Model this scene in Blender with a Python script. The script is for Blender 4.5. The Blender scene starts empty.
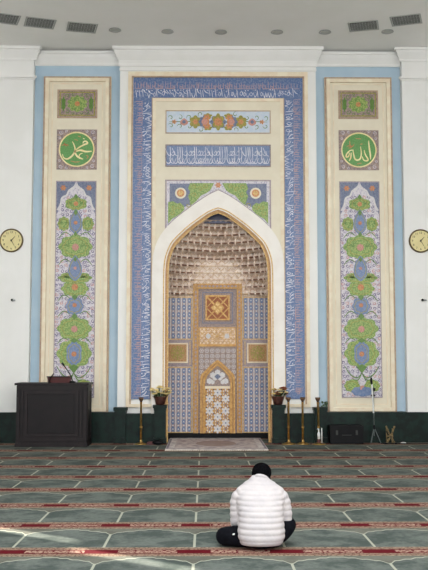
import bpy, math, random
from mathutils import Vector, Matrix
random.seed(7)
PI = math.pi
C = bpy.context.scene.collection
sc = bpy.context.scene

# ---------------------------------------------------------------- camera model
F = 900.0; PITCH = math.radians(4.76); YAW = math.radians(-0.57)   # negative = turned right
CAM = Vector((-0.25, 0.0, 1.55))
cam = bpy.data.cameras.new('camera'); camo = bpy.data.objects.new('camera', cam); C.objects.link(camo)
cam.sensor_fit = 'VERTICAL'; cam.sensor_height = 36; cam.lens = F / 570 * 36
camo.location = CAM; camo.rotation_euler = (PI/2 + PITCH, 0, YAW); sc.camera = camo
RM = Matrix.Rotation(YAW, 3, 'Z') @ Matrix.Rotation(PI/2 + PITCH, 3, 'X')
def ray(px, py): return RM @ Vector(((px-214)/F, (285-py)/F, -1.0))
def at(px, py, Y):
    d = ray(px, py); return CAM + d * ((Y - CAM.y) / d.y)
def atz(px, py, z):
    d = ray(px, py); return CAM + d * ((z - CAM.z) / d.z)
W = 17.2                       # main wall plane
def Z(py, Y=W): return at(214, py, Y).z
S = 1 / 52.0
def H(off): return off * S     # half width in wall pixels -> metres

# ---------------------------------------------------------------- materials
def lin(c):
    c = c / 255.0
    return c/12.92 if c <= .04045 else ((c+.055)/1.055)**2.4
def rgb(t): return (lin(t[0]), lin(t[1]), lin(t[2]), 1)
class N:
    """tiny wrapper so that node maths can be written as expressions"""
    def __init__(s, nt, sock): s.nt = nt; s.s = sock
    def _op(s, op, *o):
        n = s.nt.nodes.new('ShaderNodeMath'); n.operation = op
        for i, v in enumerate((s,)+o):
            if isinstance(v, N): s.nt.links.new(v.s, n.inputs[i])
            else: n.inputs[i].default_value = v
        return N(s.nt, n.outputs[0])
    def __add__(s, o): return s._op('ADD', o)
    def __sub__(s, o): return s._op('SUBTRACT', o)
    def __mul__(s, o): return s._op('MULTIPLY', o)
    def lt(s, o): return s._op('LESS_THAN', o)
    def gt(s, o): return s._op('GREATER_THAN', o)
    def abs(s): return s._op('ABSOLUTE')
    def pp(s, o): return s._op('PINGPONG', o)
    def mod(s, o): return s._op('FLOORED_MODULO', o)
    def sin(s): return s._op('SINE')
    def max(s, o): return s._op('MAXIMUM', o)
    def min(s, o): return s._op('MINIMUM', o)
    def ss(s, a, b):
        n = s.nt.nodes.new('ShaderNodeMapRange'); n.interpolation_type = 'SMOOTHSTEP'
        s.nt.links.new(s.s, n.inputs[0]); n.inputs[1].default_value = a; n.inputs[2].default_value = b
        return N(s.nt, n.outputs[0])
def mix(nt, f, a, b):
    n = nt.nodes.new('ShaderNodeMix'); n.data_type = 'RGBA'
    for i, v in ((0, f), (6, a), (7, b)):
        if isinstance(v, N): nt.links.new(v.s, n.inputs[i])
        elif i == 0: n.inputs[0].default_value = v
        else: n.inputs[i].default_value = rgb(v)
    return N(nt, n.outputs[2])
def base_mat(name, rough=.6, metal=0.0):
    m = bpy.data.materials.new(name); m.use_nodes = True; nt = m.node_tree
    b = nt.nodes['Principled BSDF']; b.inputs['Roughness'].default_value = rough; b.inputs['Metallic'].default_value = metal
    tc = nt.nodes.new('ShaderNodeTexCoord'); xyz = nt.nodes.new('ShaderNodeSeparateXYZ')
    nt.links.new(tc.outputs['Object'], xyz.inputs[0])
    return m, nt, b, tc, [N(nt, xyz.outputs[i]) for i in range(3)]
def noise(nt, tc, scale, detail=3, rough=.6):
    n = nt.nodes.new('ShaderNodeTexNoise'); n.inputs['Scale'].default_value = scale
    n.inputs['Detail'].default_value = detail; n.inputs['Roughness'].default_value = rough
    nt.links.new(tc.outputs['Object'], n.inputs['Vector']); return N(nt, n.outputs[0])
def mat(name, c, rough=.6, metal=0.0, c2=None, scale=6, lo=.35, hi=.65, bump=0.0, bscale=60, detail=3):
    m, nt, b, tc, _ = base_mat(name, rough, metal)
    if c2 is None: c2 = tuple(max(0, v*0.94) for v in c)
    f = noise(nt, tc, scale, detail).ss(lo, hi)
    nt.links.new(mix(nt, f, c, c2).s, b.inputs['Base Color'])
    if bump:
        bn = nt.nodes.new('ShaderNodeBump'); bn.inputs['Strength'].default_value = bump; bn.inputs['Distance'].default_value = .01
        nt.links.new(noise(nt, tc, bscale).s, bn.inputs['Height']); nt.links.new(bn.outputs[0], b.inputs['Normal'])
    return m

M = {}
M['plaster'] = mat('plaster', (240,239,236), .7, c2=(236,235,231), scale=1.2)
M['cream'] = mat('cream', (234,225,203), .6, c2=(229,219,196), scale=3)
M['cream2'] = mat('cream_moulding', (240,230,205), .5, c2=(232,214,186), scale=5)
M['arch_white'] = mat('arch_white', (242,236,228), .45, c2=(236,229,220), scale=3)
M['blue_paint'] = mat('blue_paint', (182,203,218), .6, c2=(172,196,213), scale=1.5)
M['ceiling'] = mat('ceiling', (246,246,243), .85, c2=(243,243,239), scale=1)
M['green_marble'] = mat('green_marble', (13,37,30), .4, c2=(7,21,18), scale=7, lo=.4, hi=.6, detail=6)
M['brown_trim'] = mat('brown_trim', (178,146,122), .5, c2=(192,166,134), scale=14)
M['gold'] = mat('gold', (206,164,96), .45, .3, c2=(176,128,70), scale=24)
M['gold2'] = mat('gold_dark', (164,120,74), .5, .2, c2=(194,154,104), scale=40)
M['gold3'] = mat('gold_pale', (222,190,128), .45, .25, c2=(196,154,92), scale=30)
M['cup'] = mat('cup_brown', (104,74,50), .4, .3, c2=(84,58,38), scale=20)
M['lip'] = mat('brown_gilding_and_shade', (158,118,90), .5, c2=(112,80,62), scale=20)  # brown of the tier edges; on the soffits it paints underside shade
M['brass'] = mat('brass', (196,160,96), .28, .85, c2=(170,130,70), scale=20)
M['rust'] = mat('rust_tile', (164,96,46), .5, .1, c2=(132,70,34), scale=60)
M['white_tile'] = mat('white_tile', (222,218,214), .35, c2=(204,200,204), scale=30)
M['lilac'] = mat('lilac_tile', (218,212,216), .45, c2=(170,162,184), scale=40, lo=.48, hi=.62, detail=5)
M['mauve'] = mat('mauve_tile', (172,148,136), .45, c2=(128,112,112), scale=40, lo=.4, hi=.6, detail=5)
M['mauve_light'] = mat('mauve_light', (176,160,158), .45, c2=(146,132,142), scale=40)
M['blue_tile'] = mat('blue_tile', (80,108,156), .35, c2=(128,140,170), scale=30, lo=.44, hi=.64, detail=7)
M['blue_flat'] = mat('blue_glaze', (96,120,162), .35, c2=(126,140,172), scale=34, lo=.42, hi=.62, detail=5)
M['blue_grey'] = mat('blue_grey', (118,124,146), .4, c2=(92,102,134), scale=34, lo=.42, hi=.62)
M['sky_tile'] = mat('sky_tile', (192,206,222), .4, c2=(206,214,224), scale=20)
M['green'] = mat('green_tile', (162,178,98), .4, c2=(104,142,64), scale=34, lo=.42, hi=.58, detail=5)
M['green2'] = mat('green_dark_tile', (84,124,44), .4, c2=(100,136,56), scale=30)
M['olive'] = mat('olive_tile', (166,156,66), .4, c2=(140,134,50), scale=30)
M['roundel'] = mat('roundel_green', (100,158,84), .35, c2=(82,140,62), scale=40)
M['orange'] = mat('orange_tile', (208,146,88), .4, c2=(190,116,72), scale=30)
M['pink'] = mat('pink_tile', (206,150,132), .4, c2=(190,130,120), scale=30)
M['script_white'] = mat('script_white', (236,234,238), .4, c2=(190,192,212), scale=9)
M['script_pink'] = mat('script_copper', (190,152,146), .4, c2=(160,148,166), scale=5)
M['script_cream'] = mat('script_cream', (244,234,180), .4, c2=(236,214,150), scale=10)
M['purple_line'] = mat('purple_line', (110,92,126), .5, c2=(84,78,120), scale=30)
M['tan_tile'] = mat('tan_tile', (236,216,194), .5, c2=(204,174,150), scale=20, lo=.42, hi=.6)
M['cell'] = mat('stalactite_plaster', (248,232,218), .6, c2=(222,196,176), scale=16, lo=.45, hi=.62)
M['navy'] = mat('navy_tile', (46,52,84), .4, c2=(66,62,86), scale=30)
M['wood_dark'] = mat('wood_dark', (25,19,21), .5, c2=(19,14,16), scale=6)
M['wood_dark2'] = mat('wood_dark_moulding', (33,25,26), .45, c2=(26,19,21), scale=8)
M['red_brown'] = mat('red_brown', (86,34,32), .45, c2=(70,26,26), scale=20)
M['black'] = mat('black', (11,11,13), .6, c2=(15,15,18), scale=8)
M['black_cloth'] = mat('black_cloth', (20,21,27), .9, c2=(13,14,18), scale=18, bump=.3)
M['knit'] = mat('black_knit', (13,13,16), .95, c2=(8,8,10), scale=60, bump=.5, bscale=160)
M['jacket'] = mat('jacket_white', (186,180,180), .7, c2=(178,173,175), scale=9, bump=.35, bscale=30)
M['skin'] = mat('skin', (196,150,124), .55, c2=(186,138,112), scale=12)
M['steel'] = mat('steel', (170,176,178), .3, .8)
M['dull_steel'] = mat('dull_steel', (92,102,100), .5, .4)
M['old_brass'] = mat('old_brass', (128,108,66), .5, .4, c2=(70,60,42), scale=30)
M['white_plastic'] = mat('white_plastic', (232,232,228), .4)
M['leaf'] = mat('leaf', (38,66,38), .5, c2=(60,84,40), scale=30)
M['petal'] = mat('petal_yellow', (236,218,158), .6, c2=(226,196,120), scale=30)
M['petal_red'] = mat('petal_red', (142,66,50), .6, c2=(178,110,70), scale=30)
M['pot'] = mat('pot_brown', (84,46,36), .5, c2=(60,32,26), scale=20)
M['dial'] = mat('clock_dial', (228,216,158), .5, c2=(222,208,150), scale=6)
M['clock_rim'] = mat('clock_rim', (116,98,66), .35, .5)
M['vent_dark'] = mat('vent_dark', (52,54,52), .8)
M['vent_metal'] = mat('vent_metal', (176,178,174), .5, .0)
M['lens'] = mat('lamp_lens', (176,176,168), .3)

def carpet():
    m, nt, b, tc, (x, y, z) = base_mat('prayer_carpet', .95)
    PX, PY, Y0 = .752, 1.172, 7.46
    nz = noise(nt, tc, 2.6, 6, .7); nf = noise(nt, tc, 26, 3)
    field = mix(nt, nz.ss(.4, .6), (104,110,105), (74,82,78))
    field = mix(nt, nf.ss(.3, .75) * .35, field, (56,64,61))
    v = (x + (.338)).mod(PX) - PX/2          # 0 at the middle of a mat, +-PX/2 on the dividers
    av = v.abs()
    s = ((y - Y0) * -1.0 + PY*20).mod(PY)    # distance from band centre towards the viewer
    d = s.min((s * -1.0) + PY)
    # prayer niche outline
    out = av.ss(.05, .09) * .03 + av.ss(.13, .19) * .05 + av.ss(.22, .30) * .05 + av.ss(.31, .376) * .10 + .215
    lw = ((s - out).abs()).lt(.012)
    div = (av.gt(PX/2 - .011)) * (s.gt(out))
    line = lw.max(div)
    inner = (s - out).lt(0.0)
    col = mix(nt, inner * .4, field, (116,108,94))
    col = mix(nt, line * .8, col, (170,172,156))
    # band
    tan = d.lt(.17); red = d.lt(.076)
    wig = ((x * 34.0).sin() * .018 + d).abs()
    mot = (av.lt(.24)) * (d.lt(.05)) * (noise(nt, tc, 30, 2).gt(.47))
    tanc = mix(nt, noise(nt, tc, 38, 2).gt(.52), (146,128,110), (102,86,74))
    col = mix(nt, tan, col, tanc)
    col = mix(nt, red, col, (88,18,27))
    edge = ((d - .115).abs()).lt(.012)
    col = mix(nt, edge * .6, col, (110,52,50))
    col = mix(nt, mot * .75, col, (176,150,132))
    nt.links.new(col.s, b.inputs['Base Color'])
    bn = nt.nodes.new('ShaderNodeBump'); bn.inputs['Strength'].default_value = .4; bn.inputs['Distance'].default_value = .006
    nt.links.new(noise(nt, tc, 120).s, bn.inputs['Height']); nt.links.new(bn.outputs[0], b.inputs['Normal'])
    return m
M['carpet'] = carpet()
for k_, v_ in (('green_marble', .2), ('black', .2), ('black_cloth', .05), ('knit', .02), ('wood_dark', .25), ('wood_dark2', .25), ('carpet', .05)):
    M[k_].node_tree.nodes['Principled BSDF'].inputs['Specular IOR Level'].default_value = v_
def rugm():
    m, nt, b, tc, (x, y, z) = base_mat('mihrab_rug', .95)
    a = x.abs(); yy = y.abs()
    f = noise(nt, tc, 9, 4).ss(.4, .62)
    col = mix(nt, f, (214,206,200), (166,154,156))
    ins = (a.lt(.74)) * (yy.lt(.86))
    col = mix(nt, ins, col, mix(nt, noise(nt, tc, 7, 4).ss(.42, .6), (196,182,176), (150,136,138)))
    med = ((x*x)*2.2 + (y*y)).lt(.30)
    col = mix(nt, med * .8, col, (146,120,112))
    l = (((a - .86).abs()).lt(.02)) * (yy.lt(1.0))
    l = l.max((((yy - 1.0).abs()).lt(.03)) * (a.lt(.88)))
    col = mix(nt, l * .8, col, (108,98,112))
    nt.links.new(col.s, b.inputs['Base Color']); return m
M['rug'] = rugm()

# ---------------------------------------------------------------- mesh builder
class MB:
    def __init__(s): s.v = []; s.f = []
    def add(s, vs, fs):
        o = len(s.v); s.v += [tuple(p) for p in vs]; s.f += [tuple(i+o for i in f) for f in fs]; return s
    def box(s, x0, x1, y0, y1, z0, z1):
        return s.add([(x0,y0,z0),(x1,y0,z0),(x1,y1,z0),(x0,y1,z0),(x0,y0,z1),(x1,y0,z1),(x1,y1,z1),(x0,y1,z1)],
                     [(0,3,2,1),(4,5,6,7),(0,1,5,4),(1,2,6,5),(2,3,7,6),(3,0,4,7)])
    def poly(s, pts, yf, th):
        n = len(pts); s.j = getattr(s, 'j', 0) + 1; yf -= (s.j % 7)*.0005
        return s.add([(p[0], yf, p[1]) for p in pts] + [(p[0], yf+th, p[1]) for p in pts],
                     [tuple(range(n)), tuple(range(2*n-1, n-1, -1))] + [(i, i+n, (i+1)%n+n, (i+1)%n) for i in range(n)])
    def frame(s, x0, x1, z0, z1, w, yf, th):
        s.box(x0, x1, yf, yf+th, z1-w, z1); s.box(x0, x1, yf, yf+th, z0, z0+w)
        s.box(x0, x0+w, yf, yf+th, z0+w, z1-w); s.box(x1-w, x1, yf, yf+th, z0+w, z1-w); return s
    def ribbon(s, pts, w, yf, th=.004, taper=True, sub=4, closed=False):
        P = smooth(pts, sub) if sub > 1 else [Vector(p) for p in pts]
        n = len(P); vs = []
        for i, p in enumerate(P):
            a = P[max(i-1, 0)]; b = P[min(i+1, n-1)]; t = (b - a)
            if t.length < 1e-9: t = Vector((1, 0))
            t.normalize(); nn = Vector((-t.y, t.x))
            k = w/2 * ((.35 + .65*math.sin(PI*min(1, (i+.6)/n))) if taper else 1)
            a, b = p + nn*k, p - nn*k
            vs += [(a.x, yf, a.y), (b.x, yf, b.y), (a.x, yf+th, a.y), (b.x, yf+th, b.y)]
        fs = []
        for i in range(n-1):
            j = 4*i; fs += [(j, j+1, j+5, j+4), (j, j+4, j+6, j+2), (j+1, j+3, j+7, j+5)]
        fs += [(0, 2, 3, 1), (4*n-4, 4*n-3, 4*n-1, 4*n-2)]
        return s.add(vs, fs)
    def tube(s, pts, r, n=8, cap=True):
        pts = [Vector(p) for p in pts]; m = len(pts)
        rs = r if isinstance(r, (list, tuple)) else [r]*m; vs = []
        up = None
        for i, p in enumerate(pts):
            t = (pts[min(i+1, m-1)] - pts[max(i-1, 0)]).normalized()
            if up is None: up = Vector((0,0,1)) if abs(t.z) < .9 else Vector((1,0,0))
            a = (up - t*up.dot(t)).normalized(); b = t.cross(a); up = a
            vs += [p + a*rs[i]*math.cos(2*PI*k/n) + b*rs[i]*math.sin(2*PI*k/n) for k in range(n)]
        fs = [(i*n+k, i*n+(k+1)%n, (i+1)*n+(k+1)%n, (i+1)*n+k) for i in range(m-1) for k in range(n)]
        if cap: fs += [tuple(range(n-1, -1, -1)), tuple(range((m-1)*n, m*n))]
        return s.add(vs, fs)
    def lathe(s, prof, n=20, c=(0,0,0), axis='Z'):
        vs = []
        for r, h in prof:
            for k in range(n):
                a = 2*PI*k/n; x, y = r*math.cos(a), r*math.sin(a)
                vs.append((c[0]+x, c[1]+y, c[2]+h) if axis == 'Z' else (c[0]+x, c[1]+h, c[2]+y))
        m = len(prof)
        fs = [(i*n+k, i*n+(k+1)%n, (i+1)*n+(k+1)%n, (i+1)*n+k) for i in range(m-1) for k in range(n)]
        fs += [tuple(range(n-1, -1, -1)), tuple(range((m-1)*n, m*n))]
        return s.add(vs, fs)
    def ell(s, c, r, nu=14, nv=9):
        vs = []; fs = []
        for j in range(nv+1):
            ph = PI*j/nv
            for i in range(nu):
                a = 2*PI*i/nu
                vs.append((c[0]+r[0]*math.sin(ph)*math.cos(a), c[1]+r[1]*math.sin(ph)*math.sin(a), c[2]+r[2]*math.cos(ph)))
        for j in range(nv):
            for i in range(nu): fs.append((j*nu+i, j*nu+(i+1)%nu, (j+1)*nu+(i+1)%nu, (j+1)*nu+i))
        return s.add(vs, fs)
    def build(s, name, m, parent=None, smooth_=False, origin=None):
        me = bpy.data.meshes.new(name); vs = s.v
        if origin: vs = [(a-origin[0], b-origin[1], c-origin[2]) for a, b, c in vs]
        me.from_pydata(vs, [], s.f); me.update()
        import bmesh
        bm = bmesh.new(); bm.from_mesh(me)
        bmesh.ops.recalc_face_normals(bm, faces=bm.faces); bm.to_mesh(me); bm.free()
        me.materials.append(M[m] if isinstance(m, str) else m)
        if smooth_:
            for p in me.polygons: p.use_smooth = True
        o = bpy.data.objects.new(name, me); C.objects.link(o)
        if origin: o.location = origin
        if parent: o.parent = parent
        return o
def smooth(pts, sub):
    P = [Vector(p) for p in pts]; out = []
    for i in range(len(P)-1):
        p0 = P[max(i-1, 0)]; p1 = P[i]; p2 = P[i+1]; p3 = P[min(i+2, len(P)-1)]
        for k in range(sub):
            t = k/sub
            out.append(.5*((2*p1) + (p2-p0)*t + (2*p0-5*p1+4*p2-p3)*t*t + (3*p1-p0-3*p2+p3)*t**3))
    out.append(P[-1]); return out
def tag(o, label, cat, group=None, kind=None):
    if label: o['label'] = label
    if cat: o['category'] = cat
    if group: o['group'] = group
    if kind: o['kind'] = kind
    return o
def thing(name, label, cat, loc=(0,0,0), rz=0, group=None):
    o = bpy.data.objects.new(name, None); C.objects.link(o); o.location = loc; o.rotation_euler = (0,0,rz)
    o.empty_display_size = .05
    return tag(o, label, cat, group)
def struct(name, mb, m, label=None):
    o = mb.build(name, m); o['kind'] = 'structure'
    if label: o['label'] = label
    return o
def copy_tree(o, parent=None):
    kids = [c for c in o.children]
    c = o.copy(); C.objects.link(c); c.parent = parent
    for k in kids: copy_tree(k, c)
    return c

# ================================================================ SETTING
CZ = 7.63
struct('floor', MB().box(-9.6, 9.6, -3, W+1.2, -.1, 0), 'carpet', 'green prayer carpet with red bands and cream niche outlines')
# ceiling ring with the open dome
mb = MB(); n = 64; R0 = 5.2; cy = 5.2
inner = [(R0*math.cos(2*PI*k/n), cy+R0*math.sin(2*PI*k/n)) for k in range(n)]
def toedge(a):
    dx, dy = math.cos(a), math.sin(a)
    t = min([q for q in ((9.6/abs(dx)) if abs(dx)>1e-6 else 1e9, ((W+1.2-cy)/dy) if dy>1e-6 else 1e9, ((-3-cy)/dy) if dy<-1e-6 else 1e9)])
    return (t*dx, cy+t*dy)
angs = sorted([2*PI*k/n for k in range(n)] + [math.atan2(W+1.2-cy, 9.6), PI-math.atan2(W+1.2-cy, 9.6), PI+math.atan2(3+cy, 9.6), 2*PI-math.atan2(3+cy, 9.6)])
vs = []
for a in angs:
    i_ = (R0*math.cos(a), cy+R0*math.sin(a)); o_ = toedge(a)
    vs += [(i_[0], i_[1], CZ), (o_[0], o_[1], CZ), (i_[0], i_[1], CZ+.35), (o_[0], o_[1], CZ+.35)]
m_ = len(angs); fs = []
for i in range(m_):
    a, b = 4*i, 4*((i+1) % m_)
    fs += [(a, a+1, b+1, b), (a+2, b+2, b+3, a+3), (a, b, b+2, a+2), (a+1, a+3, b+3, b+1)]
struct('ceiling', MB().add(vs, fs), 'ceiling')
# side walls; the left one has two tall slots of window through which the low sun falls
SUN_EL = math.radians(18); SD = Vector((.80, -.60)).normalized()
def slot(px0, py0, px1, py1):
    a = atz(px0, py0, 0); b = atz(px1, py1, 0)
    res = []
    for p in (a, b):
        t = (p.x + 9.6) / SD.x; res.append((p.y - SD.y*t, t*math.tan(SUN_EL)))
    return res
s1 = slot(-14, 524.5, 86, 544); s2 = slot(72, 550, 208, 569.5)
mb = MB(); xw0, xw1 = -9.7, -9.6
ys = [(sum(q[0] for q in s)/2, min(q[1] for q in s), max(q[1] for q in s)) for s in (s1, s2)]
ys.sort()
wy = .13; cur = -3.0; holes = []
for (yc, za, zb) in ys:
    y0_, y1_ = yc-wy, yc+wy
    mb.box(xw0, xw1, cur, y0_, 0, CZ); mb.box(xw0, xw1, y0_, y1_, 0, za); mb.box(xw0, xw1, y0_, y1_, zb, CZ)
    cur = y1_
mb.box(xw0, xw1, cur, W+1.2, 0, CZ)
struct('wall_left', mb, 'plaster')
struct('wall_right', MB().box(9.6, 9.7, -3, W+1.2, 0, CZ), 'plaster')

REC = W + .16       # painted recess plane
# back wall with the mihrab opening, as the blue painted recess plane
AI = [(0,210.5),(6,212.6),(12,215.8),(23,223.6),(31,230),(37,235.6),(42,240.6),(45.5,245),(49,252.5),(51.2,260),(52.3,270),(52.5,288)]
AO = [(0,191.5),(5,193.8),(12,197.6),(24,205.6),(40,217.6),(48,224.8),(54,231.5),(59.5,240),(63,249),(65,260),(65.5,275)]
def arch_pts(prof, bottom_z=None, dx=0):
    R_ = [(H(a)+0, Z(b)) for a, b in prof]
    rs = [tuple(p) for p in smooth(R_, 3)]
    rs = [(x + dx*0, z) for x, z in rs]
    if bottom_z is not None: rs.append((rs[-1][0], bottom_z))
    left = [(-x, z) for x, z in rs[1:]][::-1]
    return left + rs           # left bottom ... apex ... right bottom
def wall_with_arch(x0, x1, z1, yf, th, prof=AI, z0=0.0):
    a = arch_pts(prof, z0)
    pts = [(x0, z0), (x0, z1), (x1, z1), (x1, z0)] + a[::-1]
    return MB().poly(pts, yf, th)
# avoid one giant n-gon problem: it is simple and concave, blender tessellates it
struct('wall_back', wall_with_arch(-9.6, 9.6, CZ, REC, .25), 'blue_paint')
# centre block (white) and outer pilasters
zB = Z(66)
struct('trim_1', wall_with_arch(-H(99.5), H(99.5), CZ, W, .158), 'plaster')
for i, sgn in enumerate((-1, 1)):
    x0, x1 = (sgn*H(187), sgn*9.6)
    a, b = min(x0, x1), max(x0, x1)
    mb = MB().box(a, b, W-.02, REC-.001, 0, CZ)
    struct('trim_%d' % (i+2), mb, 'plaster', 'broad white pilaster at the %s edge of the wall' % ('left' if sgn < 0 else 'right'))
# cornices: profile swept along x with returns
def cornice(x0, x1, yb, ztop, prof, ret=True):
    # prof: list of (projection, drop)
    mb = MB(); vs = []; n = len(prof)
    for p, d in prof:
        e = p if ret else 0
        vs += [(x0-e, yb, ztop-d), (x0-e, yb-p, ztop-d), (x1+e, yb-p, ztop-d), (x1+e, yb, ztop-d)]
    fs = []
    for i in range(n-1):
        for k in range(4):
            a = 4*i+k; b = 4*i+(k+1) % 4; fs.append((a, b, b+4, a+4))
    fs += [(0,3,2,1), (4*n-4, 4*n-3, 4*n-2, 4*n-1)]
    return mb.add(vs, fs)
P1 = [(.16,0),(.16,.06),(.13,.065),(.13,.09),(.10,.16),(.05,.25),(.04,.30),(.04,.36),(.02,.37),(.02,.40)]
P2 = [(.13,0),(.13,.05),(.10,.055),(.10,.08),(.05,.17),(.03,.21),(.03,.25)]
struct('trim_4', cornice(-H(99.5)+.02, H(99.5)-.02, W, CZ-.001, P1), 'plaster', 'white crown moulding over the mihrab block')
k = 5
for sgn in (-1, 1):
    a, b = sorted((sgn*(H(187)-.02), sgn*9.5))
    struct('trim_%d' % k, cornice(a, b, W-.02, CZ-.001, P2), 'plaster'); k += 1
    zz = Z(79.5)
    mb = cornice(a+.01 if sgn > 0 else a, b-.01 if sgn < 0 else b, W-.02, zz+.05, [(.05,0),(.05,.03),(.02,.05),(.02,.07)])
    struct('trim_%d' % k, mb, 'plaster'); k += 1
    a, b = sorted((sgn*(H(99.5)), sgn*H(187)))
    struct('trim_%d' % k, cornice(a, b, REC, CZ-.035, [(.13,0),(.13,.05),(.11,.055),(.09,.12),(.04,.22),(.03,.27)], ret=False), 'plaster'); k += 1
# thin moulding under the centre crown
struct('trim_%d' % k, MB().box(-H(99.5)-.01, H(99.5)+.01, W-.03, W+.01, Z(71), Z(68.5)), 'plaster'); k += 1

# green marble dado
zD = Z(412)
mb = MB()
mb.box(-9.5, -H(100), W-.10, REC-.01, 0, zD)
struct('baseboard_left', mb, 'green_marble', 'dark green marble dado left of the mihrab')
struct('baseboard_right', MB().box(H(100), 9.5, W-.10, REC-.01, 0, zD), 'green_marble', 'dark green marble dado right of the mihrab')
struct('baseboard_back', MB().box(-H(91), -H(52.5), W-.16, W-.131, 0, zD-.02).box(-H(91), -H(66), W-.131, W+.0, 0, zD-.02), 'green_marble', 'dark green marble dado between pilaster foot and left pedestal')
struct('baseboard_front', MB().box(H(52.5), H(95.5), W-.16, W-.131, 0, zD-.02).box(H(66), H(95.5), W-.131, W+.0, 0, zD-.02), 'green_marble', 'dark green marble dado between right pedestal and pilaster foot')
def pedestal(x0, x1, py_top, Yf, label):
    zt = Z(py_top, Yf); t = thing('marble_pedestal', label, 'pedestal', ((x0+x1)/2, Yf+.12, 0)); w = (x1-x0)/2
    MB().box(-w*.9, w*.9, -.11, .119, 0, zt-.06).build('shaft', 'green_marble', t)
    MB().box(-w-.01, w+.01, -.135, .119, zt-.06, zt).box(-w*.95, w*.95, -.12, .119, zt-.10, zt-.06).build('cap', 'green_marble', t)
    MB().box(-w, w, -.13, .119, 0, .10).build('plinth', 'green_marble', t)
    return t
pedestal(-H(101.5), -H(89.5), 407.5, W-.22+.001, 'green marble pedestal beside the blue painted strip, left of the brass stand')
pedestal(H(93.5), H(106), 407.5, W-.22+.001, 'green marble pedestal right of the mihrab with small dark plant beside it')
pL = pedestal(-H(63), -H(50.5), 405, W-.281, 'green marble pedestal left of the mihrab carrying the pale yellow flowers')
pR = pedestal(H(52), H(65), 405, W-.281, 'green marble pedestal right of the mihrab carrying the red and cream flowers')

# ================================================================ ORNAMENT GENERATORS
def scallop(cx, cz, rx, rz, lobes, depth=.12, n=72, rot=0, power=1.0):
    pts = []
    for i in range(n):
        a = 2*PI*i/n; r = 1 - depth + depth*abs(math.cos((a+rot)*lobes/2))
        pts.append((cx+rx*r*math.sin(a), cz+rz*r*math.cos(a)))
    return pts
def drop(cx, cz, rx, rz, n=40):
    pts = []
    for i in range(n):
        a = 2*PI*i/n; x = math.sin(a)*(1-.25*math.cos(a)); z = math.cos(a)
        k = abs(math.cos(a)); x *= (1-.25*k**6)
        pts.append((cx+rx*x, cz+rz*z*(1+.12*k**10)))
    return pts
def circle(cx, cz, r, n=24): return [(cx+r*math.cos(2*PI*i/n), cz+r*math.sin(2*PI*i/n)) for i in range(n)]
def spiral(mb, cx, cz, r, w, yf, turns=1.2, a0=0, sgn=1, th=.004):
    n = 9; pts = []
    for i in range(n):
        t = i/(n-1); rr = r*(1-.8*t); a = a0 + sgn*2*PI*turns*t
        pts.append((cx+rr*math.cos(a), cz+rr*math.sin(a)))
    mb.ribbon(pts, w, yf, th, sub=2)
def petals(mb, cx, cz, r, n, yf, th=.004, rot=0, rw=.35):
    for k in range(n):
        a = rot + 2*PI*k/n; c, s = math.cos(a), math.sin(a)
        pts = []
        for i in range(8):
            b = 2*PI*i/8; u = r*.55 + r*.45*math.cos(b); v = r*rw*math.sin(b)*.8
            pts.append((cx+u*c-v*s, cz+u*s+v*c))
        mb.poly(pts, yf, th)
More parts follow.
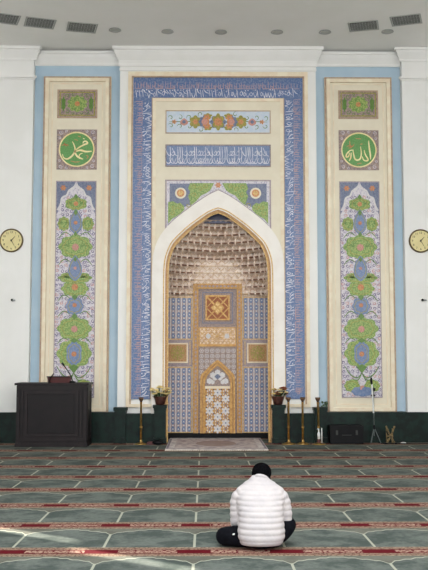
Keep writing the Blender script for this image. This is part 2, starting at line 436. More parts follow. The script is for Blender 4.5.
# --- tall side panels
def side_panel(sgn):
    side = 'left' if sgn < 0 else 'right'
    cx = sgn*H(143)
    x0, x1 = cx-H(34.2), cx+H(34.2); zt, zb = Z(76), Z(410)
    t = thing('mural_frame', 'tall cream framed mural surround with pinkish moulding, %s of the mihrab' % side, 'frame', (cx, W+.1, 0))
    L = lambda o: o  # local coordinates: subtract cx
    MB().box(x0-cx, x1-cx, -.02, .058, zD+.002, zt).build('backing', 'cream', t)
    MB().frame(x0-cx, x1-cx, zD+.002, zt, .028, -.05, .03).build('outer_moulding', 'brown_trim', t)
    MB().frame(x0-cx+.035, x1-cx-.035, zD+.01, zt-.035, .07, -.075, .055).build('moulding', 'cream2', t)
    MB().frame(x0-cx+.16, x1-cx-.16, zD+.13, zt-.13, .02, -.03, .01).build('inner_moulding', 'cream2', t)
    yf = W+.1-.02         # face of backing
    hw = H(20.3)
    def lx(o): return o*S
    # small rectangular panel
    za, zb_ = Z(117.5), Z(89)
    p = thing('floral_tile_panel', 'small rectangular tile panel with green starburst, top of the %s mural' % side, 'tile panel', (cx, yf, (za+zb_)/2), group=None)
    h = (zb_-za)/2
    MB().box(-hw, hw, -.015, 0, -h, h).build('field', 'mauve', p)
    MB().frame(-hw, hw, -h, h, .022, -.022, .007).build('border', 'brown_trim', p)
    MB().frame(-hw+.045, hw-.045, -h+.045, h-.045, .02, -.021, .006).build('inner_border', 'olive', p)
    MB().poly(scallop(0, 0, .20, .17, 10, .2), -.021, .006).build('medallion', 'green', p)
    q = MB()
    for sx in (-1, 1):
        q.poly(scallop(sx*.27, 0, .045, .15, 6, .25), -.020, .005)
        for sz in (-1, 1):
            spiral(q, sx*.2, sz*.155, .05, .014, -.0205, 1, random.random()*6, sx)
            spiral(q, sx*.09, sz*.19, .03, .012, -.0205, 1, random.random()*6, sx)
    q.build('leaf_scrolls', 'green2', p)
    q = MB(); petals(q, 0, 0, .055, 8, -.0245); q.build('rosette', 'orange', p)
    # roundel
    za, zb_ = (Z(169), Z(129)); h = (zb_-za)/2
    name = 'cursive word with a wide loop' if sgn < 0 else 'upright stroked word'
    p = thing('calligraphy_roundel', 'green disc with cream %s in the %s mural' % (name, side), 'tile panel', (cx, yf, (za+zb_)/2))
    MB().box(-hw, hw, -.015, 0, -h, h).build('field', 'mauve', p)
    q = MB()
    for sx in (-1, 1):
        for sz in (-1, 1):
            spiral(q, sx*.31, sz*(h-.06), .045, .012, -.0205, 1.2, random.random()*6, sx)
            spiral(q, sx*.335, sz*(h-.17), .03, .010, -.0205, 1.2, random.random()*6, sx)
            spiral(q, sx*.20, sz*(h-.035), .03, .010, -.0205, 1.2, random.random()*6, sx)
    q.build('corner_scrolls', 'lilac', p)
    r = 17.4*S
    MB().poly(circle(0, 0, r, 48), -.022, .007).build('disc', 'roundel', p)
    ring = MB().ribbon([(r*math.cos(2*PI*i/48), r*math.sin(2*PI*i/48)) for i in range(49)], .026, -.027, .006, taper=False, sub=1)
    ring.build('ring', 'script_cream', p)
    q = MB(); g = MB(); K = S/8.56
    def st(pts, w):
        c = (230, 248) if sgn < 0 else (218, 262)
        q.ribbon([((a-c[0])*K, (c[1]-b)*K) for a, b in pts], w*K, -.028, .006, sub=5)
    def sg(pts, w):
        c = (230, 248) if sgn < 0 else (218, 262)
        g.ribbon([((a-c[0])*K, (c[1]-b)*K) for a, b in pts], w*K, -.026, .004, sub=4)
    if sgn < 0:
        st([(192,180),(208,212),(216,250),(203,290),(172,322),(140,333),(116,318),(108,290)], 15)
        st([(212,262),(228,300),(255,322),(286,334)], 17)
        st([(212,264),(250,232),(292,208),(322,196),(312,178),(290,180),(284,196)], 15)
        st([(214,270),(262,256),(310,268),(362,264)], 17)
        st([(282,282),(258,292),(250,316)], 9); st([(284,150),(298,158)], 8)
        sg([(100,215),(130,205),(160,215)], 10); sg([(120,190),(140,225)], 8); sg([(210,160),(240,170)], 7)
        sg([(180,350),(220,360),(260,355)], 7); sg([(310,300),(330,310),(318,330)], 7); sg([(240,130),(265,140)], 7)
    else:
        st([(303,180),(308,240),(316,300),(318,345)], 14)
        st([(264,262),(272,300),(296,345),(282,358),(258,350),(246,320)], 13)
        st([(232,232),(238,290),(230,335),(205,352),(182,340),(172,300),(165,262)], 14)
        st([(172,262),(140,268),(112,296),(106,322),(122,322),(134,300),(128,282)], 12)
        st([(150,285),(146,330),(132,358)], 12)
        sg([(138,182),(142,220),(160,232),(178,212)], 10); sg([(112,232),(135,225),(152,240),(128,246)], 10)
        sg([(230,212),(250,208)], 8); sg([(200,385),(240,378)], 8); sg([(190,160),(240,165)], 6)
    q.build('script', 'script_cream', p); g.build('small_strokes', 'orange', p)
    # tall arabesque panel
    za, zb_ = Z(398), Z(180.5); h = (zb_-za)/2; zc = (za+zb_)/2
    p = thing('arabesque_panel', 'tall tile panel of stacked green and blue medallions, %s of the mihrab' % side, 'tile panel', (cx, yf, zc))
    MB().box(-hw, hw, -.015, 0, -h, h).build('field', 'lilac', p)
    MB().frame(-hw, hw, -h, h, .016, -.021, .006).build('border', 'mauve_light', p)
    z_ = lambda py: Z(py) - zc
    for s2 in (-1, 1):    # blue spandrels at the top
        pts = [(s2*(hw-.016), z_(181.5)), (s2*(hw-.016), z_(214)), (s2*lx(15.5), z_(205)), (s2*lx(14), z_(198)), (s2*lx(9), z_(194)), (s2*lx(6), z_(188)), (s2*lx(2), z_(185)), (s2*lx(.6), z_(181.5))]
        MB().poly(pts, -.020, .005).build('corner_field', 'blue_grey', p)
        q = MB(); petals(q, s2*lx(13), z_(187.5), .06, 6, -.0245); q.build('corner_flower', 'orange', p)
    q = MB()
    for s2 in (-1, 1):
        q.ribbon([(s2*lx(a), z_(b)) for a, b in ((0.3,183.5),(3,188),(7,190),(9.5,195),(14,197.5),(15.5,204),(18.6,210))], .035, -.0235, .006, taper=False)
    q.build('arch_band', 'white_tile', p)
    med = [('green', 0, 203.5, 11.5, 7, 'q'), ('green', -12, 223.5, 6.3, 7.4, 's'), ('green', 12, 223.5, 6.3, 7.4, 's'), ('blue_flat', 0, 221.5, 6.4, 11.5, 'd'),
           ('green', 0, 246.5, 17.2, 12.5, 's'), ('green', 0, 277.5, 17.4, 6, 's'), ('blue_flat', 0, 268, 6.6, 11.5, 'd'), ('green', 0, 288.5, 14, 8.2, 's'),
           ('blue_flat', 0, 306, 9, 9.6, 's'), ('green', 0, 328.5, 17.4, 12, 's'), ('green', 0, 353.5, 17.6, 15, 's'), ('blue_flat', 0, 353.5, 8, 13, 'q'),
           ('green', -10, 386, 8, 6.5, 's'), ('green', 10, 386, 8, 6.5, 's'), ('blue_flat', 0, 391.5, 11, 5.2, 's')]
    lay = 0
    for (mt, ox, py, rx, rz, kind) in med:
        lay = 1 if mt == 'blue_flat' else 0
        rz_ = rz*S
        pts = drop(lx(ox), z_(py), lx(rx), rz_) if kind == 'd' else scallop(lx(ox), z_(py), lx(rx), rz_, 8 if kind == 's' else 6, .14)
        MB().poly(pts, -.024-lay*.006-.0004*med.index((mt, ox, py, rx, rz, kind)), .009+lay*.003).build('medallion', mt, p)
    q = MB(); q2 = MB(); q3 = MB(); ol = MB(); ol2 = MB()
    for (py, r, mm) in ((203.5,.05,'orange'),(222.5,.04,'orange'),(287,.07,'orange'),(305,.045,'orange'),(354,.055,'orange'),(247,.075,'pink'),(268,.035,'pink'),(329,.07,'pink'),(388,.05,'pink')):
        q = MB(); petals(q, 0, z_(py), r, 8, -.0355, .006); q.build('flower', mm, p)
    for (mt, ox, py, rx, rz, kind) in med:
        pts = drop(lx(ox), z_(py), lx(rx*.80), rz*S*.80) if kind == 'd' else scallop(lx(ox), z_(py), lx(rx*.74), rz*S*.72, 8 if kind == 's' else 6, .16)
        ol.ribbon(pts[::2] + [pts[0]], .012, -.0315-(.004 if mt == 'blue_flat' else 0), .004, taper=False, sub=1)
    for (py0, py1, wd2) in ((196.5, 199, 2.2), (212, 216, 2), (234, 236, 2), (259, 262, 2), (297, 300, 3), (316, 320, 3), (367, 373.5, 5), (340.5, 343, 4)):
        MB().poly([(-lx(wd2), z_(py0)), (0, z_(py1)), (lx(wd2), z_(py0)), (0, z_(py0-3))], -.0385, .018).build('link', 'green2', p)
    for s2 in (-1, 1):
        ol2.ribbon([(0, z_(373)), (s2*lx(5), z_(378)), (s2*lx(12), z_(374)), (s2*lx(17), z_(366))], .022, -.0275, .006)
        ol2.ribbon([(0, z_(373)), (s2*lx(4), z_(380)), (s2*lx(10), z_(380)), (s2*lx(16), z_(385))], .022, -.0275, .006)
        for py in (235, 262, 298, 314, 341): ol2.ribbon([(s2*lx(5), z_(py)), (s2*lx(11), z_(py-3)), (s2*lx(17), z_(py+3))], .018, -.0275, .006)
    ol.build('medallion_outlines', 'olive', p); ol2.build('green_tendrils', 'green2', p)
    # veins in the green medallions
    for (mt, ox, py, rx, rz, kind) in med:
        if mt != 'green' : continue
        for s2 in (-1, 1):
            for k in range(3):
                a = (.3+k*.5)
                q3.ribbon([(lx(ox)+s2*lx(rx*.35), z_(py)), (lx(ox)+s2*lx(rx*.75*math.sin(a+.3)), z_(py)+rz*S*.5*math.cos(a)), (lx(ox)+s2*lx(rx*.85*math.sin(a)), z_(py)+rz*S*.85*math.cos(a+.4))], .016, -.0265, .003, sub=2)
    q3.build('leaf_veins', 'green2', p)
    q4 = MB(); q5 = MB(); zz = 196.0
    while zz < 396:
        for s2 in (-1, 1):
            for ox in (18, 13.5, 9, 4.5):
                if zz < 216 and ox > 16.5-(216-zz)*.25: continue
                spiral(q4 if random.random() < .7 else q5, s2*lx(ox-.6+random.random()), z_(zz+random.random()*2), .036, .013, -.0195, 1.1, random.random()*6.28, s2, th=.0045)
        zz += 4.6
    q4.build('scrollwork', 'purple_line', p); q5.build('copper_scrollwork', 'pink', p)
for s_ in (-1, 1): side_panel(s_)

# --- centre: cream frame, blue calligraphy band, inner cream slab
def U(o0, o1, py_top0, py_top1, zb0, yf, th):
    a, b = H(o0), H(o1); z0 = Z(py_top0); z1 = Z(py_top1)    # outer o0, inner o1
    return MB().poly([(-a, zb0), (-a, z0), (a, z0), (a, zb0), (b, zb0), (b, z1), (-b, z1), (-b, zb0)], yf, th)
zbb = Z(404)
bt = thing('calligraphy_band', 'blue tile band of white and copper calligraphy running up, over and down around the mihrab', 'tile band', (0, W, 0))
def ch(mb, name, m, par): return mb.build(name, m, par)
off = lambda mb: setattr(mb, 'v', [(x, y-W, z) for x, y, z in mb.v]) or mb
off(U(91, 85.8, 72.5, 78, zbb, W-.05, .049)).build('outer_frame', 'cream2', bt)
off(U(87.4, 86, 77, 78.4, zbb, W-.06, .012)).build('copper_edge', 'brown_trim', bt)
off(MB().box(-H(91), -H(64), W-.05, W-.001, zbb-.06, zbb)).build('foot_strip', 'cream2', bt)
off(MB().box(H(64), H(91), W-.05, W-.001, zbb-.06, zbb)).build('foot_strip', 'cream2', bt)
off(U(86, 66, 78.2, 99.5, Z(399), W-.03, .029)).build('field', 'blue_tile', bt)
off(U(67, 65.4, 98.5, 100.1, Z(399), W-.045, .02)).build('inner_edge', 'brown_trim', bt)
def script_strip(mbA, mbB, mbC, ox, oz, ux, uz, vx, vz, L, Wd, yf):
    """writes joined strokes along u with letters standing in v; white in the inner part, copper in the outer part"""
    def T(u, v): return (ox+ux*u+vx*v, oz+uz*u+vz*v)
    u = .03
    while u < L-.12:
        step = random.uniform(.04, .075); k = random.random(); h = Wd*random.uniform(.38, .5)
        b = Wd*random.uniform(.05, .12)
        w = .013
        if k < .35: mbA.ribbon([T(u, b+h), T(u+.012, b+h*.5), T(u+.02, b)], w, yf, .005, sub=2)
        elif k < .6: mbA.ribbon([T(u, b+h*.5), T(u+.02, b+.01), T(u+step*.6, b-.01), T(u+step, b+h*.45)], w, yf, .005, sub=3)
        elif k < .8: mbA.ribbon([T(u, b+h*.3), T(u+step*.4, b+h*.6), T(u+step*.8, b+h*.35), T(u+step*.4, b+h*.1), T(u, b+h*.3)], w*.9, yf, .005, sub=3)
        else: mbA.ribbon([T(u-step*.6, b+h*.9), T(u, b+h*.55), T(u+step, b+h*.35)], w, yf, .005, sub=3)
        if random.random() < .5: mbC.poly([T(u+.04+a, b+h*.8+c) for a, c in ((0,.013),(.013,0),(0,-.013),(-.013,0))], yf, .005)
        u += step
    # angular line
    u = .02
    while u < L-.08:
        step = random.uniform(.035, .06); b = Wd*.54; h = Wd*random.uniform(.18, .38)
        w = .012
        mbB.ribbon([T(u, b), T(u, b+h)], w, yf, .005, taper=False, sub=1)
        if random.random() < .7: mbB.ribbon([T(u, b), T(u+step, b)], w, yf, .005, taper=False, sub=1)
        if random.random() < .5: mbB.ribbon([T(u, b+h*.6), T(u+step*.7, b+h*.6), T(u+step*.7, b+h*.2)], w, yf, .005, taper=False, sub=1)
        u += step
zb_ = Z(398); zt_ = Z(78); Wd = H(19)
a1, a2, a3 = MB(), MB(), MB()
script_strip(a1, a2, a3, -H(66.5), zb_-0, 0, 1, -1, 0, Z(98)-zb_, Wd, -.036)
script_strip(a1, a2, a3, H(66.5), Z(99), 0, -1, 1, 0, Z(99)-zb_, Wd, -.036)
script_strip(a1, a2, a3, -H(85), Z(99), 1, 0, 0, 1, H(170), Wd, -.036)
a1.build('white_script', 'script_white', bt); a2.build('copper_script', 'script_pink', bt); a3.build('script_dots', 'script_white', bt)

# inner cream slab with arch cut
slab = wall_with_arch(-H(66), H(66), Z(99.5), W-.06, .059, prof=AI, z0=Z(441))
struct('trim_%d' % k, slab, 'cream', 'cream slab framing the arch inside the blue band'); k += 1
struct('trim_%d' % k, U(66, 62.5, 99.5, 102.5, Z(405), W-.085, .025), 'cream2'); k += 1
# two rectangular panels
hw = H(53)
za, zc_ = Z(134.5), Z(111.5)
h = (zc_-za)/2
p = thing('floral_tile_panel', 'wide white tile panel with symmetrical olive and orange flower chain above the blue script', 'tile panel', (0, W-.06, (za+zc_)/2))
MB().box(-hw, hw, -.015, 0, -h, h).build('field', 'sky_tile', p)
MB().frame(-hw, hw, -h, h, .018, -.024, .009).build('border', 'brown_trim', p)
q = MB(); g = MB(); o_ = MB(); bl = MB(); pk = MB()
def one(name, mm, fn):
    b_ = MB(); fn(b_); b_.build(name, mm, p)
one('rosette', 'blue_grey', lambda b: b.poly(scallop(0, 0, .16, .15, 8, .2), -.020, .005))
one('leaf_medallion', 'olive', lambda b: b.poly(scallop(0, 0, .12, .17, 6, .3), -.0225, .003))
one('flower', 'orange', lambda b: petals(b, 0, 0, .09, 8, -.028))
for s2 in (-1, 1):
    for v in (-.07, .07): one('flower', 'orange', lambda b: petals(b, s2*.22, v, .08, 6, -.0265))
    one('bud', 'pink', lambda b: b.poly(circle(s2*.26, 0, .06), -.030, .006))
    one('rosette', 'blue_grey', lambda b: b.poly(scallop(s2*.27, 0, .11, .12, 8, .2), -.0245, .005))
    for v in (-.12, .12): one('leaf_medallion', 'olive', lambda b: b.poly(scallop(s2*.20, v, .09, .05, 5, .3), -.0225, .003))
    one('leaf_medallion', 'olive', lambda b: b.poly(scallop(s2*.44, 0, .12, .13, 6, .25), -.0225, .006))
    one('flower', 'orange', lambda b: petals(b, s2*.44, 0, .06, 6, -.0265))
    one('bud', 'pink', lambda b: b.poly(drop(s2*.66, 0, .075, .065), -.021, .006))
    one('bud_heart', 'blue_grey', lambda b: b.poly(circle(s2*.66, 0, .035), -.0265, .005))
    one('flower', 'orange', lambda b: petals(b, s2*.85, 0, .05, 5, -.0225))
    for (u, v) in ((.56,.09),(.56,-.09),(.74,.09),(.74,-.09),(.92,.08),(.92,-.08),(.34,.15),(.34,-.15)):
        spiral(g, s2*u, v, .055, .013, -.020, .8, random.random()*6, s2)
    g.ribbon([(s2*.3, 0), (s2*.6, .01), (s2*.95, 0)], .014, -.0205, .004)
g.build('leaf_scrolls', 'green2', p)
za, zc_ = Z(167.5), Z(145.5); h = (zc_-za)/2
p = thing('inscription_tablet', 'wide blue tile panel of white cursive script between the two floral panels', 'tile panel', (0, W-.06, (za+zc_)/2))
MB().box(-hw, hw, -.015, 0, -h, h).build('field', 'blue_flat', p)
MB().frame(-hw, hw, -h, h, .02, -.022, .007).build('border', 'mauve', p)
q = MB(); u = -hw+.05
while u < hw-.06:
    kx = random.random(); st_ = random.uniform(.034, .056); w = .016; yf = -.022
    if kx < .45: q.ribbon([(u, h*.78), (u+.008, 0), (u-.004, -h*.35)], w, yf, .006, sub=2)
    elif kx < .62: q.ribbon([(u-.06, h*.7), (u, h*.1), (u+.05, -h*.05)], w, yf, .006, sub=3)
    if kx > .3: q.ribbon([(u-.05, -h*.2), (u-.03, -h*.6), (u+.03, -h*.7), (u+.07, -h*.25)], w, yf, .006, sub=3)
    if kx > .6: q.ribbon([(u, h*.2), (u+.03, h*.42), (u+.05, h*.15), (u+.01, h*.0), (u-.03, h*.15)], w*.85, yf, .006, sub=3)
    u += st_
q.build('script', 'script_white', p)
# spandrel panel
p = thing('spandrel_panel', 'green and blue tile spandrel with two gold rosettes above the pointed arch', 'tile panel', (0, W-.06, Z(205)))
zc_ = Z(205); zo = lambda py: Z(py)-zc_
ao = [(x, z-zc_) for x, z in arch_pts(AO[:8])]
ao = [q_ for q_ in ao if abs(q_[0]) <= H(53)]
def span(mg, lo, yf, th, x_in=0):
    x = H(53)-mg; pts = [(-x, zo(232.5)), (-x, zo(180.5)-mg), (x, zo(180.5)-mg), (x, zo(232.5))]
    return MB().poly(pts + [(a, b+lo) for a, b in ao[::-1] if abs(a) < x], yf, th)
span(0, .005, -.012, .012).build('border', 'mauve_light', p)
span(.03, .03, -.018, .005).build('field', 'lilac', p)
def clipz(x):   # height of the arch edge at x
    b = min(ao, key=lambda q_: abs(q_[0]-x)); return b[1]
for s2 in (-1, 1):
    xs = [H(48.5), H(46), H(42), H(38), H(34), H(30), H(27)]
    pts = [(s2*xs[0], zo(184.5))] + [(s2*H(27), zo(184.5))] + [(s2*x, max(clipz(x)+.07, zo(208 + (3 if i%2 else 0)))) for i, x in enumerate(xs[::-1])]
    MB().poly(pts, -.023, .004).build('blue_field', 'blue_grey', p)
    g1 = [(s2*H(50), zo(203)), (s2*H(50), clipz(H(49.5))+.05)] + [(s2*H(x), clipz(H(x))+.06) for x in (46, 42, 38, 34)] + [(s2*H(34), clipz(H(34))+.13), (s2*H(38), zo(203.5)), (s2*H(41), zo(204.5)), (s2*H(45), zo(202))]
    MB().poly(g1, -.027, .006).build('leaf_field', 'green', p)
    g2 = [(s2*H(4), zo(184)), (s2*H(28), zo(184)), (s2*H(30), zo(189)), (s2*H(28), zo(193)), (s2*H(30), zo(197)), (s2*H(27), clipz(H(27))+.07)] + [(s2*H(x), clipz(H(x))+.07) for x in (22, 17, 12, 8)]
    MB().poly(g2, -.027, .006).build('leaf_field', 'green', p)
    q = MB()
    for (ox, py) in ((46,214),(44,208),(39,208),(24,188),(24,196),(18,190),(13,187),(47,222),(30,206)):
        if zo(py) > clipz(H(ox))+.06: spiral(q, s2*H(ox), zo(py), .055, .016, -.031, 1.1, random.random()*6, s2, th=.005)
    q.build('leaf_scrolls', 'olive', p)
    ro = MB().poly(circle(s2*H(37.5), zo(194), H(5.6)), -.030, .010).build('rosette', 'cream', p)
    q = MB().poly(circle(s2*H(37.5), zo(194), H(3.8)), -.034, .005).build('rosette_disc', 'orange', ro)
    q = MB(); petals(q, s2*H(37.5), zo(194), H(3), 6, -.038, .004); q.build('rosette_petals', 'gold3', ro)
q = MB(); petals(q, 0, zo(186), .06, 6, -.031, .008); q.build('apex_flower', 'orange', p)

# ================================================================ MIHRAB NICHE
ND = .85; NB = W + ND           # back face of the niche
ni = thing('mihrab_niche', 'recessed prayer niche with tiled back wall and stalactite vault under a pointed white arch', 'prayer niche', (0, W, 0))
def loc(mb): mb.v = [(x, y-W, z) for x, y, z in mb.v]; return mb
ao_ = arch_pts(AO, 0.0); ai_ = arch_pts(AI, 0.0)
arch = MB().poly(ao_ + ai_[::-1], W-.13, .125)
loc(arch).build('arch_surround', 'arch_white', ni)
def offset_arch(d):      # pull the inner outline by d metres towards the opening
    out = []
    for i, (x, z) in enumerate(ai_):
        a = Vector(ai_[max(i-1, 0)]); b = Vector(ai_[min(i+1, len(ai_)-1)]); t = (b-a).normalized(); nrm = Vector((t.y, -t.x))
        out.append((x+nrm.x*d, z+nrm.y*d))
    return out
ins = offset_arch(.035)
loc(MB().poly(ai_ + ins[::-1], W-.10, .06)).build('gold_bead', 'gold2', ni)
ins2 = offset_arch(.06)
loc(MB().poly(ins + ins2[::-1], W-.06, .05)).build('cream_bead', 'gold3', ni)
outr = offset_arch(-.03); outr2 = offset_arch(-.045)
loc(MB().tube([(x, W-.13, z) for x, z in outr], .012, 6)).build('arch_line', 'gold3', ni)
hwN = H(52.5)
zS = Z(290)
Ztop = Z(210)
for s2 in (-1, 1):
    a, b = sorted((s2*(hwN-.008), s2*(hwN+.05)))
    loc(MB().box(a, b, W-.055, NB, .0, Z(288))).build('jamb', 'tan_tile', ni)
loc(MB().box(-hwN-.05, hwN+.05, NB, NB+.08, 0, Ztop)).build('rear_wall', 'tan_tile', ni)
loc(MB().box(-hwN, hwN, NB-.06, NB-.001, 0, .11)).build('base_step', 'black', ni)
# vault
def halfw(z):
    for i in range(len(ai_)//2, len(ai_)-1):
        (xa, z1), (xb, z2) = ai_[i], ai_[i+1]
        if z2 <= z <= z1: return xa + (xb-xa)*(z1-z)/max(1e-6, z1-z2)
    return hwN if z < Z(280) else .02
NT = 10; zs = [Z(291) + (Z(219)-Z(291))*(i/NT) for i in range(NT+1)]
def plan(k, n):
    t = k/NT; w = max(halfw(zs[min(k, NT)])-.012, .05)
    u_ = max(0, (t-.50)/.50)
    D = (ND-.03)*(1 - .05*t - .78*u_**.8)
    e = 6 - 4.6*min(1, t*1.9)**.7
    pts = []
    for i in range(n+1):
        a = PI*(i/n)
        c, s = math.cos(a), math.sin(a)
        pts.append(Vector((-w*math.copysign(abs(c)**(2/e), c), D*abs(s)**(2/e))))
    L = [0]
    for i in range(n): L.append(L[-1] + (pts[i+1]-pts[i]).length)
    out = []; j = 0
    for i in range(n+1):
        d = L[-1]*i/n
        while j < n-1 and L[j+1] < d: j += 1
        f = (d-L[j])/max(1e-9, L[j+1]-L[j]); out.append(pts[j].lerp(pts[j+1], min(1, f)))
    return out
def outw(b): return Vector((b.x, b.y + .05)).normalized()
for kk in range(NT):
    nc = max(7, 26 - kk*2 + (kk % 2)); sub = 6; n = nc*sub
    lo = plan(kk, n); hi = plan(kk+1, n); back = plan(max(kk-1, 0), n)
    z0, z1 = zs[kk], zs[kk+1]; dz = z1-z0; vr = 8; vs = []; fs = []
    w0 = max(abs(lo[0].x), .1)
    def strength(b):         # flat tile rows in the middle, deep cells in the corners and near the crown
        if kk >= 5: return 1.0
        return max(.12, min(1, (abs(b.x)/w0 - .45 + kk*.05)*3))
    for j in range(vr+1):
        v = j/vr
        for i in range(n+1):
            u = (i % sub)/sub; open_ = max(0.0, 1-v**2.2)
            inside = abs(2*u-1) < open_**.5 + 1e-6 and 0 < u < 1
            f = max(0, (v-.5)/.5)**1.3
            b = lo[i].lerp(hi[i], f); q_ = outw(b)
            r = (.075*strength(b)*math.sin(PI*u)**.5*open_**.4) if inside else 0
            vs.append((b.x+q_.x*r, b.y+q_.y*r, z0+dz*v))
    for j in range(vr):
        for i in range(n): fs.append((j*(n+1)+i, j*(n+1)+i+1, (j+1)*(n+1)+i+1, (j+1)*(n+1)+i))
    tier = MB().add(vs, fs).build('stalactite_tier', 'cell', ni)
    # soffit from this tier's foot back over the one below, shade painted in brown
    vs = []; fs = []
    for i in range(n+1):
        b = lo[i]; q_ = outw(b); c_ = .02 + .10*strength(b)
        vs += [(b.x, b.y, z0), (b.x+q_.x*c_, b.y+q_.y*c_, z0+.004)]
    for i in range(n): fs.append((2*i, 2*i+2, 2*i+3, 2*i+1))
    MB().add(vs, fs).build('soffit', 'lip', tier)
    pm = MB()
    for c in range(nc+1):
        b = lo[min(c*sub, n)]; q_ = outw(b); st_ = strength(b)
        if st_ < .5: continue
        pm.lathe([(.004, -.05), (.020, -.01), (.026, dz*.25), (.008, dz*.55)], 6, (b.x-q_.x*.012, b.y-q_.y*.012, z0))
    pm.build('pendants', 'cell', tier)
    pa, pm = MB(), MB()
    for i in range(0, n, 2):
        b = lo[i]; c2 = lo[min(i+2, n)]; st_ = strength(b); rr = .005 + .013*st_
        (pm if st_ > .5 else pa).tube([(b.x-outw(b).x*.006, b.y-outw(b).y*.006, z0+.004), (c2.x-outw(c2).x*.006, c2.y-outw(c2).y*.006, z0+.004)], rr, 5)
    pm.build('brown_edge', 'lip', tier)
    if pa.v: pa.build('gilded_edge', 'gold3', tier)
    pm = MB()
    for c in range(nc):
        for a_, b_ in ((0, 3), (3, 6)):      # pointed heads of the cells
            p, q = (lo[min(c*sub+a_, n)], lo[min(c*sub+b_, n)])
            za_, zb_ = (z0+dz*.35, z0+dz*.86) if a_ == 0 else (z0+dz*.86, z0+dz*.35)
            pm.tube([(p.x-outw(p).x*.003, p.y-outw(p).y*.004, za_), (q.x-outw(q).x*.004, q.y-outw(q).y*.004, zb_)], .004, 4)
    pm.build('cell_heads', 'gold3', tier)['kind'] = 'stuff'
cap = plan(NT, 30)
loc(MB().box(-.42, .42, W+.16, W+.24, Z(222), Z(206))).build('vault_crown', 'navy', ni)
# ---- tile lattice on the rear wall
BS = 1/ (F/ (NB*math.cos(PITCH)) ) * .0 + (at(268, 360, NB).x - at(168, 360, NB).x)/100
def BX(off): return off*BS
def BZ(py): return Z(py, NB)
yb = ND
def lattice_panel(parent, x0, x1, z0, z1, ncol):
    MB().box(x0, x1, yb-.012, yb, z0, z1).build('lattice_ground', 'mauve_light', parent)
    g = MB(); w = MB(); c = MB()
    cw = (x1-x0)/ncol; rh = .145; nr = max(1, round((z1-z0)/rh)); rh = (z1-z0)/nr
    for i in range(ncol+1): w.box(x0+i*cw-.011, x0+i*cw+.011, yb-.020, yb-.011, z0, z1)
    for i in range(ncol):
        xc = x0+(i+.5)*cw
        for j in range(nr):
            zc = z0+(j+.5)*rh
            g.poly([(xc, zc+rh*.46), (xc+cw*.32, zc+rh*.12), (xc+cw*.24, zc-rh*.26), (xc, zc-rh*.38), (xc-cw*.24, zc-rh*.26), (xc-cw*.32, zc+rh*.12)], yb-.016, .004)
            c.poly(circle(xc, zc, cw*.13, 8), yb-.020, .005)
            if j: c.poly([(xc, zc-rh*.5+.016), (xc+cw*.22, zc-rh*.5), (xc, zc-rh*.5-.016), (xc-cw*.22, zc-rh*.5)], yb-.019, .005)
    g.build('lattice_motifs', 'blue_flat', parent); w.build('lattice_bars', 'white_tile', parent); c.build('lattice_flowers', 'white_tile', parent)
xo, xi = BX(52.4), BX(25.5)
for s2 in (-1, 1):
    side = 'left' if s2 < 0 else 'right'
    a, b = sorted((s2*xo, s2*xi))
    t = thing('lattice_tile_panel', 'upper blue and white lattice tile panel %s of the gilded portal' % side, 'tile panel', (0, W, 0))
    lattice_panel(t, a, b, BZ(339.5), BZ(297), 5)
    MB().frame(a, b, BZ(339.5), BZ(297), .016, yb-.024, .012).build('border', 'gold3', t)
    t = thing('lattice_tile_panel', 'lower blue and white lattice tile panel %s of the gilded portal' % side, 'tile panel', (0, W, 0))
    lattice_panel(t, a, b, .111, BZ(367), 5)
    MB().frame(a, b, .111, BZ(367), .016, yb-.024, .012).build('border', 'gold3', t)
    t = thing('square_tile_panel', 'gold square tile panel in cream frame, %s of the gilded portal' % side, 'tile panel', (0, W, 0))
    MB().box(a, b, yb-.012, yb, BZ(366.5), BZ(340)).build('field', 'mauve_light', t)
    xc = s2*BX(40); q = BX(10.5); z0, z1 = BZ(363), BZ(343)
    fr = MB().frame(xc-q, xc+q, z0, z1, .028, yb-.03, .018).build('frame', 'cream2', t)
    MB().box(xc-q+.028, xc+q-.028, yb-.02, yb-.01, z0+.028, z1-.028).build('centre', 'gold2', t)
    g = MB(); zc = (z0+z1)/2
    for rr in (.05, .09, .13): g.ribbon([(xc+rr*math.cos(k_*PI/12), zc+rr*math.sin(k_*PI/12)) for k_ in range(25)], .012, yb-.024, .005, taper=False, sub=1)
    petals(g, xc, zc, .15, 8, yb-.023, rw=.12); g.build('star', 'olive', t)
    g = MB()
    for x_ in (xc-q-.04, xc+q+.04): g.box(x_-.008, x_+.008, yb-.02, yb-.01, z0-.03, z1+.03)
    g.build('side_lines', 'gold3', t)
# arcading tiles above the panels (flat rows between the corner tiers)
g = MB(); l = MB(); zr = BZ(296); k0 = 0
while zr < BZ(290.5):
    zr += .145
# ---- gilded portal
pt = thing('gilded_portal', 'gilded portal panel with pointed arched door in the middle of the niche', 'portal', (0, W+ND-.06, 0))
def fx(o): return BX(o)
def bz(py): return BZ(py)
y0 = 0.0
ow = 24.4
MB().box(-fx(ow), fx(ow), .0, .059, .11, bz(284)).build('backing', 'mauve', pt)
g = MB(); x0, x1 = -fx(ow), fx(ow); z1 = bz(284); w = fx(5.2)
g.box(x0, x0+w, -.03, .0, .11, z1); g.box(x1-w, x1, -.03, .0, .11, z1); g.box(x0+w, x1-w, -.03, .0, z1-w, z1); fr = g.build('outer_frame', 'gold2', pt)
g = MB()
for xx in (x0+.012, x0+w-.012, x1-.012, x1-w+.012): g.box(xx-.010, xx+.010, -.045, -.03, .11, z1)
for zz in (z1-.012, z1-w+.012): g.box(x0, x1, -.045, -.03, zz-.010, zz+.010)
g.build('fillets', 'gold', pt)
g = MB(); zz = .2
